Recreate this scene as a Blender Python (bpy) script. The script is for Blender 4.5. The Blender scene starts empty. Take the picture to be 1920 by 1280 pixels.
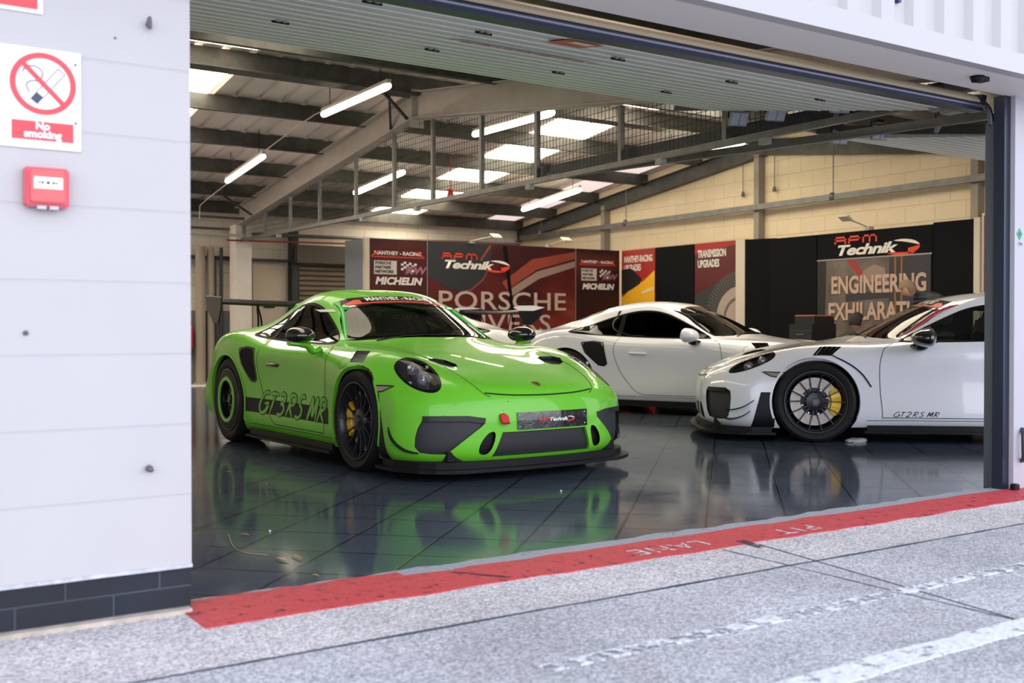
import bpy, bmesh, math, random
from mathutils import Vector, Matrix, Euler
from mathutils.bvhtree import BVHTree
random.seed(7)
R = math.radians
scene = bpy.context.scene
COL = scene.collection

# ---------------------------------------------------------------- camera
# world: +X runs along the pit garage front to the right, +Y goes into the garage, camera at X=0,Y=0
TH = R(33.6)
cam_data = bpy.data.cameras.new('camera')
cam_data.sensor_width = 36.0
cam_data.lens = 37.5
cam_data.clip_end = 300
cam_data.dof.use_dof = True
cam_data.dof.focus_distance = 7.4
cam_data.dof.aperture_fstop = 2.8
cam = bpy.data.objects.new('camera', cam_data)
COL.objects.link(cam)
cam.location = (0, 0, 0.97)
cam.rotation_euler = (R(90 - 0.716), 0, -TH)
scene.camera = cam
bpy.context.view_layer.update()
CAM_M = cam.matrix_world.copy()

# ---------------------------------------------------------------- world, sun, exposure
scene.view_settings.view_transform = 'Standard'
scene.view_settings.look = 'None'
scene.view_settings.exposure = 0.0
scene.view_settings.gamma = 1.0
scene.view_settings.use_curve_mapping = False
world = bpy.data.worlds.new('sky')
scene.world = world
world.use_nodes = True
wn = world.node_tree.nodes; wl = world.node_tree.links
bg = wn['Background']
tc = wn.new('ShaderNodeTexCoord'); sep = wn.new('ShaderNodeSeparateXYZ')
# hazy bright sky: a luminous band low over the pit lane (towards -Y), softer overhead, pale ground haze below
ramp = wn.new('ShaderNodeValToRGB')
els = ramp.color_ramp.elements
els[0].position = 0.0; els[0].color = (0.30, 0.30, 0.33, 1)
els[1].position = 1.0; els[1].color = (0.36, 0.42, 0.55, 1)
for ps, c in ((0.44, (0.34, 0.34, 0.37)), (0.505, (0.80, 0.82, 0.88)), (0.56, (1.0, 1.0, 1.03)), (0.68, (0.80, 0.84, 0.95)), (0.80, (0.50, 0.56, 0.68))):
    e = els.new(ps); e.color = (*c, 1)
mth = wn.new('ShaderNodeMath'); mth.operation = 'MULTIPLY_ADD'; mth.inputs[1].default_value = 0.5; mth.inputs[2].default_value = 0.5
wl.new(tc.outputs['Generated'], sep.inputs[0]); wl.new(sep.outputs['Z'], mth.inputs[0])
side = wn.new('ShaderNodeMapRange'); side.inputs[1].default_value = 0.3; side.inputs[2].default_value = -1.0; side.inputs[3].default_value = 0.55; side.inputs[4].default_value = 1.5
wl.new(sep.outputs['Y'], side.inputs[0])
scl = wn.new('ShaderNodeVectorMath'); scl.operation = 'SCALE'
wl.new(mth.outputs[0], ramp.inputs[0]); wl.new(ramp.outputs[0], scl.inputs[0]); wl.new(side.outputs[0], scl.inputs['Scale']); wl.new(scl.outputs[0], bg.inputs[0])
bg.inputs[1].default_value = 2.5

# ---------------------------------------------------------------- helpers
def ray(px, py):
    """direction through a point of the 1920x1280 frame"""
    v = Vector(((px - 960) / 2000.0, -(py - 640) / 2000.0, -1.0))
    return (CAM_M.to_3x3() @ v).normalized()

CAMP = Vector((0, 0, 0.97))
def at(px, py, X=None, Y=None, Z=None, plane=None):
    d = ray(px, py)
    if X is not None: t = (X - CAMP.x) / d.x
    elif Y is not None: t = (Y - CAMP.y) / d.y
    elif Z is not None: t = (Z - CAMP.z) / d.z
    else:
        co, no = plane
        t = (Vector(co) - CAMP).dot(Vector(no)) / d.dot(Vector(no))
    return CAMP + d * t

MATS = {}
def mat(name, col=(0.5, 0.5, 0.5), rough=0.5, metal=0.0, emit=None, estr=0.0, coat=0.0, bump=None, vary=None, trans=0.0, spec=0.5, alpha=1.0, ior=1.5):
    """vary=(scale, amount) mottles the colour; bump=(scale, strength)"""
    if name in MATS: return MATS[name]
    m = bpy.data.materials.new(name); m.use_nodes = True
    nt = m.node_tree; b = nt.nodes['Principled BSDF']
    b.inputs['Base Color'].default_value = (*col, 1)
    b.inputs['Roughness'].default_value = rough
    b.inputs['Metallic'].default_value = metal
    b.inputs['Specular IOR Level'].default_value = spec
    b.inputs['Coat Weight'].default_value = coat
    b.inputs['Coat Roughness'].default_value = 0.03
    b.inputs['Transmission Weight'].default_value = trans
    b.inputs['IOR'].default_value = ior
    b.inputs['Alpha'].default_value = alpha
    if emit is not None:
        b.inputs['Emission Color'].default_value = (*emit, 1)
        b.inputs['Emission Strength'].default_value = estr
    if vary or bump:
        t = nt.nodes.new('ShaderNodeTexCoord')
    if vary:
        n = nt.nodes.new('ShaderNodeTexNoise'); n.inputs['Scale'].default_value = vary[0]; n.inputs['Detail'].default_value = 5
        nt.links.new(t.outputs['Object'], n.inputs['Vector'])
        mr = nt.nodes.new('ShaderNodeMapRange'); mr.inputs[1].default_value = 0.3; mr.inputs[2].default_value = 0.7
        mr.inputs[3].default_value = 1 - vary[1]; mr.inputs[4].default_value = 1 + vary[1]
        mx = nt.nodes.new('ShaderNodeVectorMath'); mx.operation = 'SCALE'; mx.inputs[0].default_value = col
        nt.links.new(n.outputs['Fac'], mr.inputs[0]); nt.links.new(mr.outputs[0], mx.inputs['Scale'])
        nt.links.new(mx.outputs[0], b.inputs['Base Color'])
    if bump:
        n2 = nt.nodes.new('ShaderNodeTexNoise'); n2.inputs['Scale'].default_value = bump[0]; n2.inputs['Detail'].default_value = 4
        nt.links.new(t.outputs['Object'], n2.inputs['Vector'])
        bp = nt.nodes.new('ShaderNodeBump'); bp.inputs['Strength'].default_value = bump[1]; bp.inputs['Distance'].default_value = 0.01
        nt.links.new(n2.outputs['Fac'], bp.inputs['Height']); nt.links.new(bp.outputs[0], b.inputs['Normal'])
    MATS[name] = m
    return m

def obj(name, bm, m, parent=None, smooth=False, auto=None):
    me = bpy.data.meshes.new(name)
    bm.normal_update()
    bm.to_mesh(me); bm.free()
    for mm in (m if isinstance(m, (list, tuple)) else [m]): me.materials.append(mm)
    if smooth:
        me.polygons.foreach_set('use_smooth', [True] * len(me.polygons))
        if auto: me.set_sharp_from_angle(angle=R(auto))
    o = bpy.data.objects.new(name, me); COL.objects.link(o)
    if parent is not None: o.parent = parent
    return o

def tag(o, label=None, cat=None, group=None, kind=None):
    if label: o['label'] = label
    if cat: o['category'] = cat
    if group: o['group'] = group
    if kind: o['kind'] = kind
    return o

def thing(name, label, cat, loc=(0, 0, 0), rotz=0, group=None):
    o = bpy.data.objects.new(name, None); COL.objects.link(o)
    o.empty_display_size = 0.1
    o.location = loc; o.rotation_euler = (0, 0, rotz)
    return tag(o, label, cat, group)

def struct(name, bm, m, parent=None, smooth=False, auto=None):
    o = obj(name, bm, m, parent, smooth, auto)
    if parent is None: o['kind'] = 'structure'
    return o

def copy_tree(o, parent=None):
    c = o.copy(); COL.objects.link(c)
    if parent is not None: c.parent = parent
    for ch in list(o.children): copy_tree(ch, c)
    return c

def box(bm, c, s, rot=None, mi=0):
    r = bmesh.ops.create_cube(bm, size=1.0)
    M = Matrix.Translation(c) @ (rot.to_4x4() if rot else Matrix.Identity(4)) @ Matrix.Diagonal((*s, 1))
    bmesh.ops.transform(bm, matrix=M, verts=r['verts'])
    fs = set()
    for v in r['verts']: fs.update(v.link_faces)
    for f in fs: f.material_index = mi
    return r['verts']

def boxmm(bm, a, b, mi=0):
    a = Vector(a); b = Vector(b)
    return box(bm, (a + b) / 2, tuple(abs(x) for x in (b - a)), mi=mi)

def NB(): return bmesh.new()

def bevel(bm, w=0.005, seg=2):
    bmesh.ops.bevel(bm, geom=bm.edges[:], offset=w, segments=seg, affect='EDGES', clamp_overlap=True)
    return bm

def tube(bm, pts, r, n=8, cap=True, mi=0):
    pts = [Vector(p) for p in pts]
    rs = r if isinstance(r, (list, tuple)) else [r] * len(pts)
    rings = []; up = None
    for i, p in enumerate(pts):
        if i == 0: t = pts[1] - p
        elif i == len(pts) - 1: t = p - pts[i - 1]
        else: t = (pts[i + 1] - p).normalized() + (p - pts[i - 1]).normalized()
        t.normalize()
        if up is None:
            a = Vector((0, 0, 1)) if abs(t.z) < 0.9 else Vector((1, 0, 0))
            up = (a - t * a.dot(t)).normalized()
        else:
            up = (up - t * up.dot(t)).normalized()
        s = t.cross(up)
        rings.append([bm.verts.new(p + (up * math.cos(k * 2 * math.pi / n) + s * math.sin(k * 2 * math.pi / n)) * rs[i]) for k in range(n)])
    for a, b in zip(rings, rings[1:]):
        for k in range(n):
            f = bm.faces.new((a[k], a[(k + 1) % n], b[(k + 1) % n], b[k])); f.material_index = mi
    if cap:
        bm.faces.new(rings[0][::-1]).material_index = mi; bm.faces.new(rings[-1]).material_index = mi
    return bm

def beam(bm, a, b, w, h, mi=0, up=(0, 0, 1)):
    """box-section bar from a to b, w sideways, h along up"""
    a = Vector(a); b = Vector(b); t = (b - a).normalized(); up = Vector(up)
    up = (up - t * up.dot(t)).normalized(); s = t.cross(up)
    v = [bm.verts.new(p + s * x * w / 2 + up * y * h / 2) for p in (a, b) for x, y in ((-1, -1), (1, -1), (1, 1), (-1, 1))]
    for q in ((3, 2, 1, 0), (4, 5, 6, 7), (0, 1, 5, 4), (1, 2, 6, 5), (2, 3, 7, 6), (3, 0, 4, 7)):
        bm.faces.new([v[k] for k in q]).material_index = mi
    return bm

def lathe(bm, prof, n=32, axis='Y', mi=0, M=None, closed=False):
    """prof: (radius, axial) pairs spun round an axis"""
    rings = []
    for r, a in prof:
        ring = []
        for k in range(n):
            t = 2 * math.pi * k / n
            c, s = r * math.cos(t), r * math.sin(t)
            p = Vector((c, a, s)) if axis == 'Y' else (Vector((c, s, a)) if axis == 'Z' else Vector((a, c, s)))
            ring.append(bm.verts.new(M @ p if M else p))
        rings.append(ring)
    prs = list(zip(rings, rings[1:])) + ([(rings[-1], rings[0])] if closed else [])
    for a, b in prs:
        for k in range(n):
            f = bm.faces.new((a[k], a[(k + 1) % n], b[(k + 1) % n], b[k])); f.material_index = mi; f.smooth = True
    return bm

def prism(bm, pts, ext, mi=0):
    """closed polygon pts (3D list) extruded by vector ext"""
    ext = Vector(ext)
    a = [bm.verts.new(Vector(p)) for p in pts]; b = [bm.verts.new(Vector(p) + ext) for p in pts]
    n = len(pts)
    bm.faces.new(a[::-1]).material_index = mi; bm.faces.new(b).material_index = mi
    for k in range(n):
        bm.faces.new((a[k], a[(k + 1) % n], b[(k + 1) % n], b[k])).material_index = mi
    return bm

def fixn(bm):
    bmesh.ops.recalc_face_normals(bm, faces=bm.faces[:]); return bm

def text_bm(txt, size=1.0, shear=0.0, bold=0.0, sx=1.0, cut=0.0, align='CENTER', spacing=1.0):
    cu = bpy.data.curves.new('t', 'FONT'); cu.body = txt; cu.size = size; cu.shear = shear; cu.offset = bold
    cu.align_x = align; cu.align_y = 'CENTER'; cu.resolution_u = 3; cu.space_character = spacing
    o = bpy.data.objects.new('t', cu); COL.objects.link(o)
    dg = bpy.context.evaluated_depsgraph_get(); dg.update()
    me = bpy.data.meshes.new_from_object(o.evaluated_get(dg))
    bm = bmesh.new(); bm.from_mesh(me); bpy.data.meshes.remove(me)
    bpy.data.objects.remove(o); bpy.data.curves.remove(cu)
    for v in bm.verts: v.co.x *= sx
    if cut:
        xs = [v.co.x for v in bm.verts]; x = min(xs)
        while x < max(xs):
            x += cut
            bmesh.ops.bisect_plane(bm, geom=bm.verts[:] + bm.edges[:] + bm.faces[:], plane_co=(x, 0, 0), plane_no=(1, 0, 0), dist=1e-6)
    return bm


def join(bm, other):
    me = bpy.data.meshes.new('x'); other.to_mesh(me); other.free(); bm.from_mesh(me); bpy.data.meshes.remove(me); return bm
BLACK = mat('black_plastic', (.006, .007, .010), .5, spec=.25)

def catmull(p, n=6, closed=False):
    P = [Vector(a) for a in p]; out = []
    m = len(P)
    for i in range(m if closed else m - 1):
        g = lambda k: P[k % m] if closed else P[min(max(k, 0), m - 1)]
        a, b, c, d = g(i - 1), g(i), g(i + 1), g(i + 2)
        for k in range(n):
            t = k / n
            out.append(0.5 * ((2 * b) + (c - a) * t + (2 * a - 5 * b + 4 * c - d) * t * t + (3 * b - a - 3 * c + d) * t ** 3))
    if not closed: out.append(P[-1])
    return out

# ================================================================ setting
GF = 3.66          # pit garage front
def rear_z(Y, h=4.02): return h - .127 * abs(Y - 11.4)

def nodes_of(m): return m.node_tree.nodes, m.node_tree.links
def block_mat(name, col, joint, bw, bh, axes='XZ', off=(0, 0), jw=.006, rough=.75, bumpd=.004, wear=0.03):
    if name in MATS: return MATS[name]
    m = bpy.data.materials.new(name); m.use_nodes = True; n, l = nodes_of(m); b = n['Principled BSDF']
    g = n.new('ShaderNodeNewGeometry'); s = n.new('ShaderNodeSeparateXYZ'); c = n.new('ShaderNodeCombineXYZ')
    l.new(g.outputs['Position'], s.inputs[0])
    a1 = n.new('ShaderNodeMath'); a1.operation = 'ADD'; a1.inputs[1].default_value = off[0]
    a2 = n.new('ShaderNodeMath'); a2.operation = 'ADD'; a2.inputs[1].default_value = off[1]
    l.new(s.outputs[axes[0]], a1.inputs[0]); l.new(s.outputs[axes[1]], a2.inputs[0])
    l.new(a1.outputs[0], c.inputs[0]); l.new(a2.outputs[0], c.inputs[1])
    t = n.new('ShaderNodeTexBrick'); t.inputs['Scale'].default_value = 1; t.inputs['Brick Width'].default_value = bw; t.inputs['Row Height'].default_value = bh
    t.inputs['Mortar Size'].default_value = jw; t.inputs['Mortar Smooth'].default_value = .3; t.inputs['Bias'].default_value = 0
    t.inputs['Color1'].default_value = (*col, 1); t.inputs['Color2'].default_value = (*[x * (1 - wear) for x in col], 1); t.inputs['Mortar'].default_value = (*joint, 1)
    l.new(c.outputs[0], t.inputs['Vector'])
    no = n.new('ShaderNodeTexNoise'); no.inputs['Scale'].default_value = 3.5; no.inputs['Detail'].default_value = 8; l.new(g.outputs['Position'], no.inputs['Vector'])
    mr = n.new('ShaderNodeMapRange'); mr.inputs[1].default_value = .3; mr.inputs[2].default_value = .7; mr.inputs[3].default_value = 1 - wear; mr.inputs[4].default_value = 1 + wear
    l.new(no.outputs['Fac'], mr.inputs[0])
    mx = n.new('ShaderNodeVectorMath'); mx.operation = 'SCALE'; l.new(t.outputs['Color'], mx.inputs[0]); l.new(mr.outputs[0], mx.inputs['Scale'])
    l.new(mx.outputs[0], b.inputs['Base Color'])
    bp = n.new('ShaderNodeBump'); bp.inputs['Distance'].default_value = bumpd; bp.inputs['Strength'].default_value = .8; bp.invert = True
    l.new(t.outputs['Fac'], bp.inputs['Height']); l.new(bp.outputs[0], b.inputs['Normal'])
    b.inputs['Roughness'].default_value = rough
    MATS[name] = m; return m

WALLW = block_mat('painted_block_white', (.525, .508, .522), (.50, .485, .505), 2.9, .2408, 'XZ', (.315, .0825 - .0), .004, wear=.012, bumpd=.0016)
PLINTH = block_mat('dark_blue_brick', (.006, .011, .022), (.045, .052, .07), .30, .072, 'XZ', (.05, .057 - .0), .004, .55, wear=.25)
WALLIN = block_mat('painted_block_cream', (.88, .735, .53), (.68, .55, .38), .45, .225, 'YZ', (0, .1), .005, wear=.03, bumpd=.002)
WALLBK = block_mat('painted_block_back', (.84, .78, .70), (.6, .54, .46), .45, .225, 'XZ', (0, .1), .006, wear=.04)
GREYW = mat('grey_paint', (.20, .20, .215), .6, vary=(2, .08))
STEEL = mat('galvanised_steel', (.20, .20, .20), .45, metal=.6, vary=(8, .15))
DSTEEL = mat('dark_steel', (.060, .065, .075), .45, metal=.4, vary=(6, .2))
WSTEEL = mat('painted_white_steel', (.50, .455, .44), .45, vary=(5, .06))
BLUEST = mat('dark_blue_steel', (.035, .045, .075), .3, metal=.5)

# --- floor: glossy slate tiles laid on the diagonal
FL = bpy.data.materials.new('slate_tile'); FL.use_nodes = True; n, l = nodes_of(FL); b = n['Principled BSDF']
g = n.new('ShaderNodeNewGeometry'); mp = n.new('ShaderNodeMapping'); mp.vector_type = 'POINT'
mp.inputs['Rotation'].default_value = (0, 0, R(45)); mp.inputs['Location'].default_value = (.10, .03, 0)
l.new(g.outputs['Position'], mp.inputs[0])
t = n.new('ShaderNodeTexBrick'); t.offset = 0; t.inputs['Scale'].default_value = 1; t.inputs['Brick Width'].default_value = .40; t.inputs['Row Height'].default_value = .40
t.inputs['Mortar Size'].default_value = .007; t.inputs['Mortar Smooth'].default_value = .2
t.inputs['Color1'].default_value = (.058, .074, .102, 1); t.inputs['Color2'].default_value = (.067, .081, .108, 1); t.inputs['Mortar'].default_value = (.016, .018, .022, 1)
l.new(mp.outputs[0], t.inputs['Vector'])
nz = n.new('ShaderNodeTexNoise'); nz.inputs['Scale'].default_value = 2.2; nz.inputs['Detail'].default_value = 9; nz.inputs['Roughness'].default_value = .7; l.new(g.outputs['Position'], nz.inputs['Vector'])
# scuffs: stretched noise
mp2 = n.new('ShaderNodeMapping'); mp2.inputs['Rotation'].default_value = (0, 0, R(25)); mp2.inputs['Scale'].default_value = (2, 40, 1); l.new(g.outputs['Position'], mp2.inputs[0])
n3 = n.new('ShaderNodeTexNoise'); n3.inputs['Scale'].default_value = 1.4; n3.inputs['Detail'].default_value = 6; l.new(mp2.outputs[0], n3.inputs['Vector'])
r3 = n.new('ShaderNodeMapRange'); r3.inputs[1].default_value = .60; r3.inputs[2].default_value = .80; r3.inputs[3].default_value = 0; r3.inputs[4].default_value = .35; l.new(n3.outputs['Fac'], r3.inputs[0])
mxc = n.new('ShaderNodeMix'); mxc.data_type = 'RGBA'; mxc.inputs[7].default_value = (.12, .13, .145, 1)
l.new(r3.outputs[0], mxc.inputs[0]); l.new(t.outputs['Color'], mxc.inputs[6]); l.new(mxc.outputs[2], b.inputs['Base Color'])
rr = n.new('ShaderNodeMapRange'); rr.inputs[1].default_value = .35; rr.inputs[2].default_value = .75; rr.inputs[3].default_value = .07; rr.inputs[4].default_value = .17; l.new(nz.outputs['Fac'], rr.inputs[0]); l.new(rr.outputs[0], b.inputs['Roughness'])
b.inputs['Specular IOR Level'].default_value = .11
bp = n.new('ShaderNodeBump'); bp.inputs['Strength'].default_value = .5; bp.inputs['Distance'].default_value = .002; bp.invert = True; l.new(t.outputs['Fac'], bp.inputs['Height']); l.new(bp.outputs[0], b.inputs['Normal'])
bm = NB(); boxmm(bm, (.9, 3.72, -.12), (12.6, 18.4, 0)); struct('floor', bm, FL)

# --- asphalt outside
AS = bpy.data.materials.new('asphalt'); AS.use_nodes = True; n, l = nodes_of(AS); b = n['Principled BSDF']
g = n.new('ShaderNodeNewGeometry')
v1 = n.new('ShaderNodeTexVoronoi'); v1.inputs['Scale'].default_value = 130; l.new(g.outputs['Position'], v1.inputs['Vector'])
cr = n.new('ShaderNodeValToRGB'); cr.color_ramp.elements[0].position = .0; cr.color_ramp.elements[0].color = (.27, .265, .29, 1); cr.color_ramp.elements[1].position = 1; cr.color_ramp.elements[1].color = (.76, .74, .765, 1)
sp = n.new('ShaderNodeSeparateColor'); l.new(v1.outputs['Color'], sp.inputs[0]); l.new(sp.outputs[0], cr.inputs[0])
nz = n.new('ShaderNodeTexNoise'); nz.inputs['Scale'].default_value = 1.3; nz.inputs['Detail'].default_value = 8; nz.inputs['Roughness'].default_value = .65; l.new(g.outputs['Position'], nz.inputs['Vector'])
mr = n.new('ShaderNodeMapRange'); mr.inputs[1].default_value = .3; mr.inputs[2].default_value = .7; mr.inputs[3].default_value = .78; mr.inputs[4].default_value = 1.2; l.new(nz.outputs['Fac'], mr.inputs[0])
mx = n.new('ShaderNodeVectorMath'); mx.operation = 'SCALE'; l.new(cr.outputs[0], mx.inputs[0]); l.new(mr.outputs[0], mx.inputs['Scale'])
# paler concrete apron strip next to the garage
sy = n.new('ShaderNodeSeparateXYZ'); l.new(g.outputs['Position'], sy.inputs[0])
m1 = n.new('ShaderNodeMapRange'); m1.inputs[1].default_value = 2.98; m1.inputs[2].default_value = 3.04; l.new(sy.outputs['Y'], m1.inputs[0])
mm = n.new('ShaderNodeMix'); mm.data_type = 'RGBA'; mm.blend_type = 'MULTIPLY'; mm.inputs[7].default_value = (1.18, 1.12, 1.08, 1)
l.new(m1.outputs[0], mm.inputs[0]); l.new(mx.outputs[0], mm.inputs[6]); l.new(mm.outputs[2], b.inputs['Base Color'])
b.inputs['Roughness'].default_value = .85
bp = n.new('ShaderNodeBump'); bp.inputs['Strength'].default_value = .6; bp.inputs['Distance'].default_value = .004; l.new(sp.outputs[0], bp.inputs['Height']); l.new(bp.outputs[0], b.inputs['Normal'])
bm = NB(); boxmm(bm, (-14, -16, -.12), (22, 3.72, 0)); struct('floor_pit_lane', bm, AS)

def worn(name, col, under, scale=9, lo=.42, hi=.50, ao=(1, 1, 1)):
    m = bpy.data.materials.new(name); m.use_nodes = True; n, l = nodes_of(m); b = n['Principled BSDF']; out = n['Material Output']
    g = n.new('ShaderNodeNewGeometry'); mp = n.new('ShaderNodeMapping'); mp.inputs['Scale'].default_value = ao; l.new(g.outputs['Position'], mp.inputs[0])
    z = n.new('ShaderNodeTexNoise'); z.inputs['Scale'].default_value = scale; z.inputs['Detail'].default_value = 10; z.inputs['Roughness'].default_value = .75; l.new(mp.outputs[0], z.inputs['Vector'])
    r = n.new('ShaderNodeMapRange'); r.inputs[1].default_value = lo; r.inputs[2].default_value = hi; l.new(z.outputs['Fac'], r.inputs[0])
    b.inputs['Base Color'].default_value = (*col, 1); b.inputs['Roughness'].default_value = .6
    z2 = n.new('ShaderNodeTexNoise'); z2.inputs['Scale'].default_value = 60; z2.inputs['Detail'].default_value = 4; l.new(g.outputs['Position'], z2.inputs['Vector'])
    r2 = n.new('ShaderNodeMapRange'); r2.inputs[1].default_value = .3; r2.inputs[2].default_value = .7; r2.inputs[3].default_value = .82; r2.inputs[4].default_value = 1.15; l.new(z2.outputs['Fac'], r2.inputs[0])
    sc = n.new('ShaderNodeVectorMath'); sc.operation = 'SCALE'; sc.inputs[0].default_value = col; l.new(r2.outputs[0], sc.inputs['Scale']); l.new(sc.outputs[0], b.inputs['Base Color'])
    tr = n.new('ShaderNodeBsdfTransparent'); mx = n.new('ShaderNodeMixShader'); l.new(r.outputs[0], mx.inputs[0]); l.new(tr.outputs[0], mx.inputs[1]); l.new(b.outputs[0], mx.inputs[2]); l.new(mx.outputs[0], out.inputs[0])
    MATS[name] = m; return m
def strip(pts, z0=.0, z1=.003):
    bm = NB(); prism(bm, [(x, y, z0) for x, y in pts], (0, 0, z1 - z0)); return fixn(bm)
def wavy(x0, x1, ya, yb, n=40, amp=.015, seed=1):
    rd = random.Random(seed)
    xs = [x0 + (x1 - x0) * k / n for k in range(n + 1)]
    return [(x, ya + rd.uniform(-amp, amp)) for x in xs] + [(x, yb + rd.uniform(-amp, amp)) for x in reversed(xs)]
o = struct('trim_threshold', strip(wavy(1.12, 6.3, 3.60, 3.79, 60, .02, 3), .0, .0025), worn('worn_concrete', (.34, .36, .41), None, 7, .30, .42))
RED = worn('worn_red_paint', (.60, .050, .068), None, 16, .36, .44)
o = obj('painted_line', strip(wavy(1.075, 9, 3.40, 3.69, 60, .012, 5) , .0, .004), RED); tag(o, 'worn red painted band along the garage threshold', 'painted line')
b_ = NB(); pts = wavy(1.115, 1.95, 3.42, 3.77, 14, .01, 8); prism(b_, [(x, y, 0) for x, y in pts], (0, 0, .0045)); obj('thicker_end', fixn(b_), RED, o)
WL = worn('worn_white_paint', (.86, .86, .90), None, 14, .36, .46)
o = obj('painted_line', strip(wavy(2.02, 9, 1.915, 2.02, 60, .008, 6)), WL); tag(o, 'wide white painted line nearest the camera on the asphalt', 'painted line')
o = obj('painted_line', strip(wavy(1.75, 9, 2.44, 2.50, 60, .008, 7)), worn('thin_white_paint', (.86, .86, .90), None, 14, .44, .52)); tag(o, 'thin broken white painted line between the wide line and red band', 'painted line')
# letters on the red band, readable from inside the garage
bm = text_bm('PIT', .15, sx=1.15, spacing=1.25); bm2 = text_bm('LANE', .15, sx=1.08, spacing=1.15)
for q, nm, cx, cy in ((bm, 'PIT', 3.96, 3.50), (bm2, 'LANE', 3.17, 3.52)):
    bmesh.ops.transform(q, matrix=Matrix.Translation((cx, cy, .0055)) @ Matrix.Rotation(math.pi, 4, 'Z'), verts=q.verts[:])
    o = obj('painted_word', q, worn('white_lettering', (.80, .78, .80), None, 22, .41, .52) if 'white_lettering' not in MATS else MATS['white_lettering'])
    tag(o, 'worn white ' + ('PIT word painted right on the red band' if nm == 'PIT' else 'LANE word painted left on the red band'), 'painted word')
# joints and cracks
JN = mat('dark_joint', (.05, .055, .075), .9)
bm = NB(); prism(bm, [(x, y, 0) for x, y in wavy(.2, 9, 2.985, 3.000, 70, .004, 2)], (0, 0, .0012)); prism(bm, [(y, x, 0) for x, y in wavy(1.2, 3.37, 3.345, 3.352, 20, .003, 4)], (0, 0, .0012)); prism(bm, [(3.56, 3.36, 0), (3.57, 3.36, 0), (3.36, 2.0, 0), (3.35, 2.0, 0)], (0, 0, .0012))
tag(obj('pavement_joint', fixn(bm), JN), 'dark sealed joint running across the grey asphalt', 'pavement joint')
# rubber marks on the red band
bm = NB(); prism(bm, [(3.52, 3.46, .004), (3.50, 3.30, .004), (3.54, 3.30, .004), (3.57, 3.46, .004)], (0, 0, .001))
tag(obj('rubber_mark', fixn(bm), worn('rubber_smear', (.09, .03, .05), None, 25, .42, .55)), 'dark rubber smear crossing the red band', 'skid mark')
bm = NB(); prism(bm, [(2.12, 3.64, .004), (2.26, 3.44, .004), (2.29, 3.44, .004), (2.15, 3.64, .004)], (0, 0, .001))
tag(obj('rubber_mark', fixn(bm), MATS['rubber_smear']), 'dark rubber smear on the red band below the green car', 'skid mark')

# --- front wall left of the opening
bm = NB(); boxmm(bm, (-5, GF, .157), (1.108, GF + .28, 3.4)); struct('wall_front_left', bm, WALLW)
bm = NB(); boxmm(bm, (-5, GF + .004, .0), (1.106, GF + .27, .157)); struct('baseboard_front', bm, PLINTH)
bm = NB(); pts = wavy(-5, 1.10, GF - .035, GF + .01, 60, .007, 9); prism(bm, [(x, y, 0) for x, y in pts], (0, 0, .014)); struct('trim_wall_foot', fixn(bm), mat('sandy_mortar', (.52, .45, .38), .9, vary=(20, .2)))
bm = NB(); pts = wavy(-5, 1.109, GF - .006, GF + .01, 60, .003, 19); prism(bm, [(x, y, .150) for x, y in pts], (0, 0, .012)); struct('trim_plinth_top', fixn(bm), mat('chipped_render', (.55, .55, .60), .9, vary=(30, .2)))
# --- front wall right of the opening (white panel pier)
bm = NB(); boxmm(bm, (6.045, GF, .0), (7.30, GF + .03, 2.38)); boxmm(bm, (6.10, GF + .03, .0), (7.30, GF + .14, 2.38)); struct('wall_front_right', bm, mat('white_cladding', (.46, .445, .50), .5, vary=(3, .03)))
# --- white fascia with upright ribs and its soffit
WF = mat('white_fascia', (.50, .485, .50), .5)
SOF = mat('soffit_board', (.88, .83, .80), .6)
bm = NB(); boxmm(bm, (-5, 3.33, 2.36), (12.5, 3.40, 2.47)); struct('trim_fascia', bm, WF)
bm = NB(); x = 1.0
prof = []
while x < 12.4:
    prof += [(x, 3.375), (x + .10, 3.375), (x + .125, 3.34), (x + .225, 3.34)]; x += .25
vs = [[bm.verts.new((a, y, z)) for a, y in prof] for z in (2.47, 3.6)]
for k in range(len(prof) - 1): bm.faces.new((vs[0][k], vs[0][k + 1], vs[1][k + 1], vs[1][k]))
struct('wall_front_cladding', bm, WF)
bm = NB(); boxmm(bm, (1.108, 3.40, 2.36), (12.5, 3.70, 2.375)); struct('ceiling_soffit', bm, SOF)
bm = NB(); boxmm(bm, (1.108, 3.42, 2.60), (12.5, 3.72, 3.3)); struct('trim_lintel', bm, DSTEEL)
bm = NB(); boxmm(bm, (-5, 3.385, 2.47), (1.108, 3.66, 3.6)); struct('wall_front_upper', bm, WF)
bm = NB(); boxmm(bm, (1.0, 3.70, 2.56), (12.4, 3.75, 3.3)); struct('wall_over_door', bm, DSTEEL)

# --- interior walls
bm = NB()
a = [bm.verts.new((12.30, y, z)) for y, z in ((3.7, -.1), (18.4, -.1), (18.4, rear_z(18.4) - .02), (11.4, 4.0), (3.7, rear_z(3.7) - .02))]; bm.faces.new(a)
b2 = [bm.verts.new((12.55, v.co.y, v.co.z)) for v in a]; bm.faces.new(b2[::-1])
for k in range(5): bm.faces.new((a[k], b2[k], b2[(k + 1) % 5], a[(k + 1) % 5]))
struct('wall_right', fixn(bm), WALLIN)
bm = NB(); boxmm(bm, (.9, 18.2, -.1), (12.5, 18.45, 3.2)); struct('wall_back', bm, WALLBK)
bm = NB()
a = [bm.verts.new((1.0, y, z)) for y, z in ((3.9, -.1), (18.3, -.1), (18.3, rear_z(18.3) - .02), (11.4, 4.0), (3.9, rear_z(3.9) - .02))]; bm.faces.new(a)
b2 = [bm.verts.new((.85, v.co.y, v.co.z)) for v in a]; bm.faces.new(b2[::-1])
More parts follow.
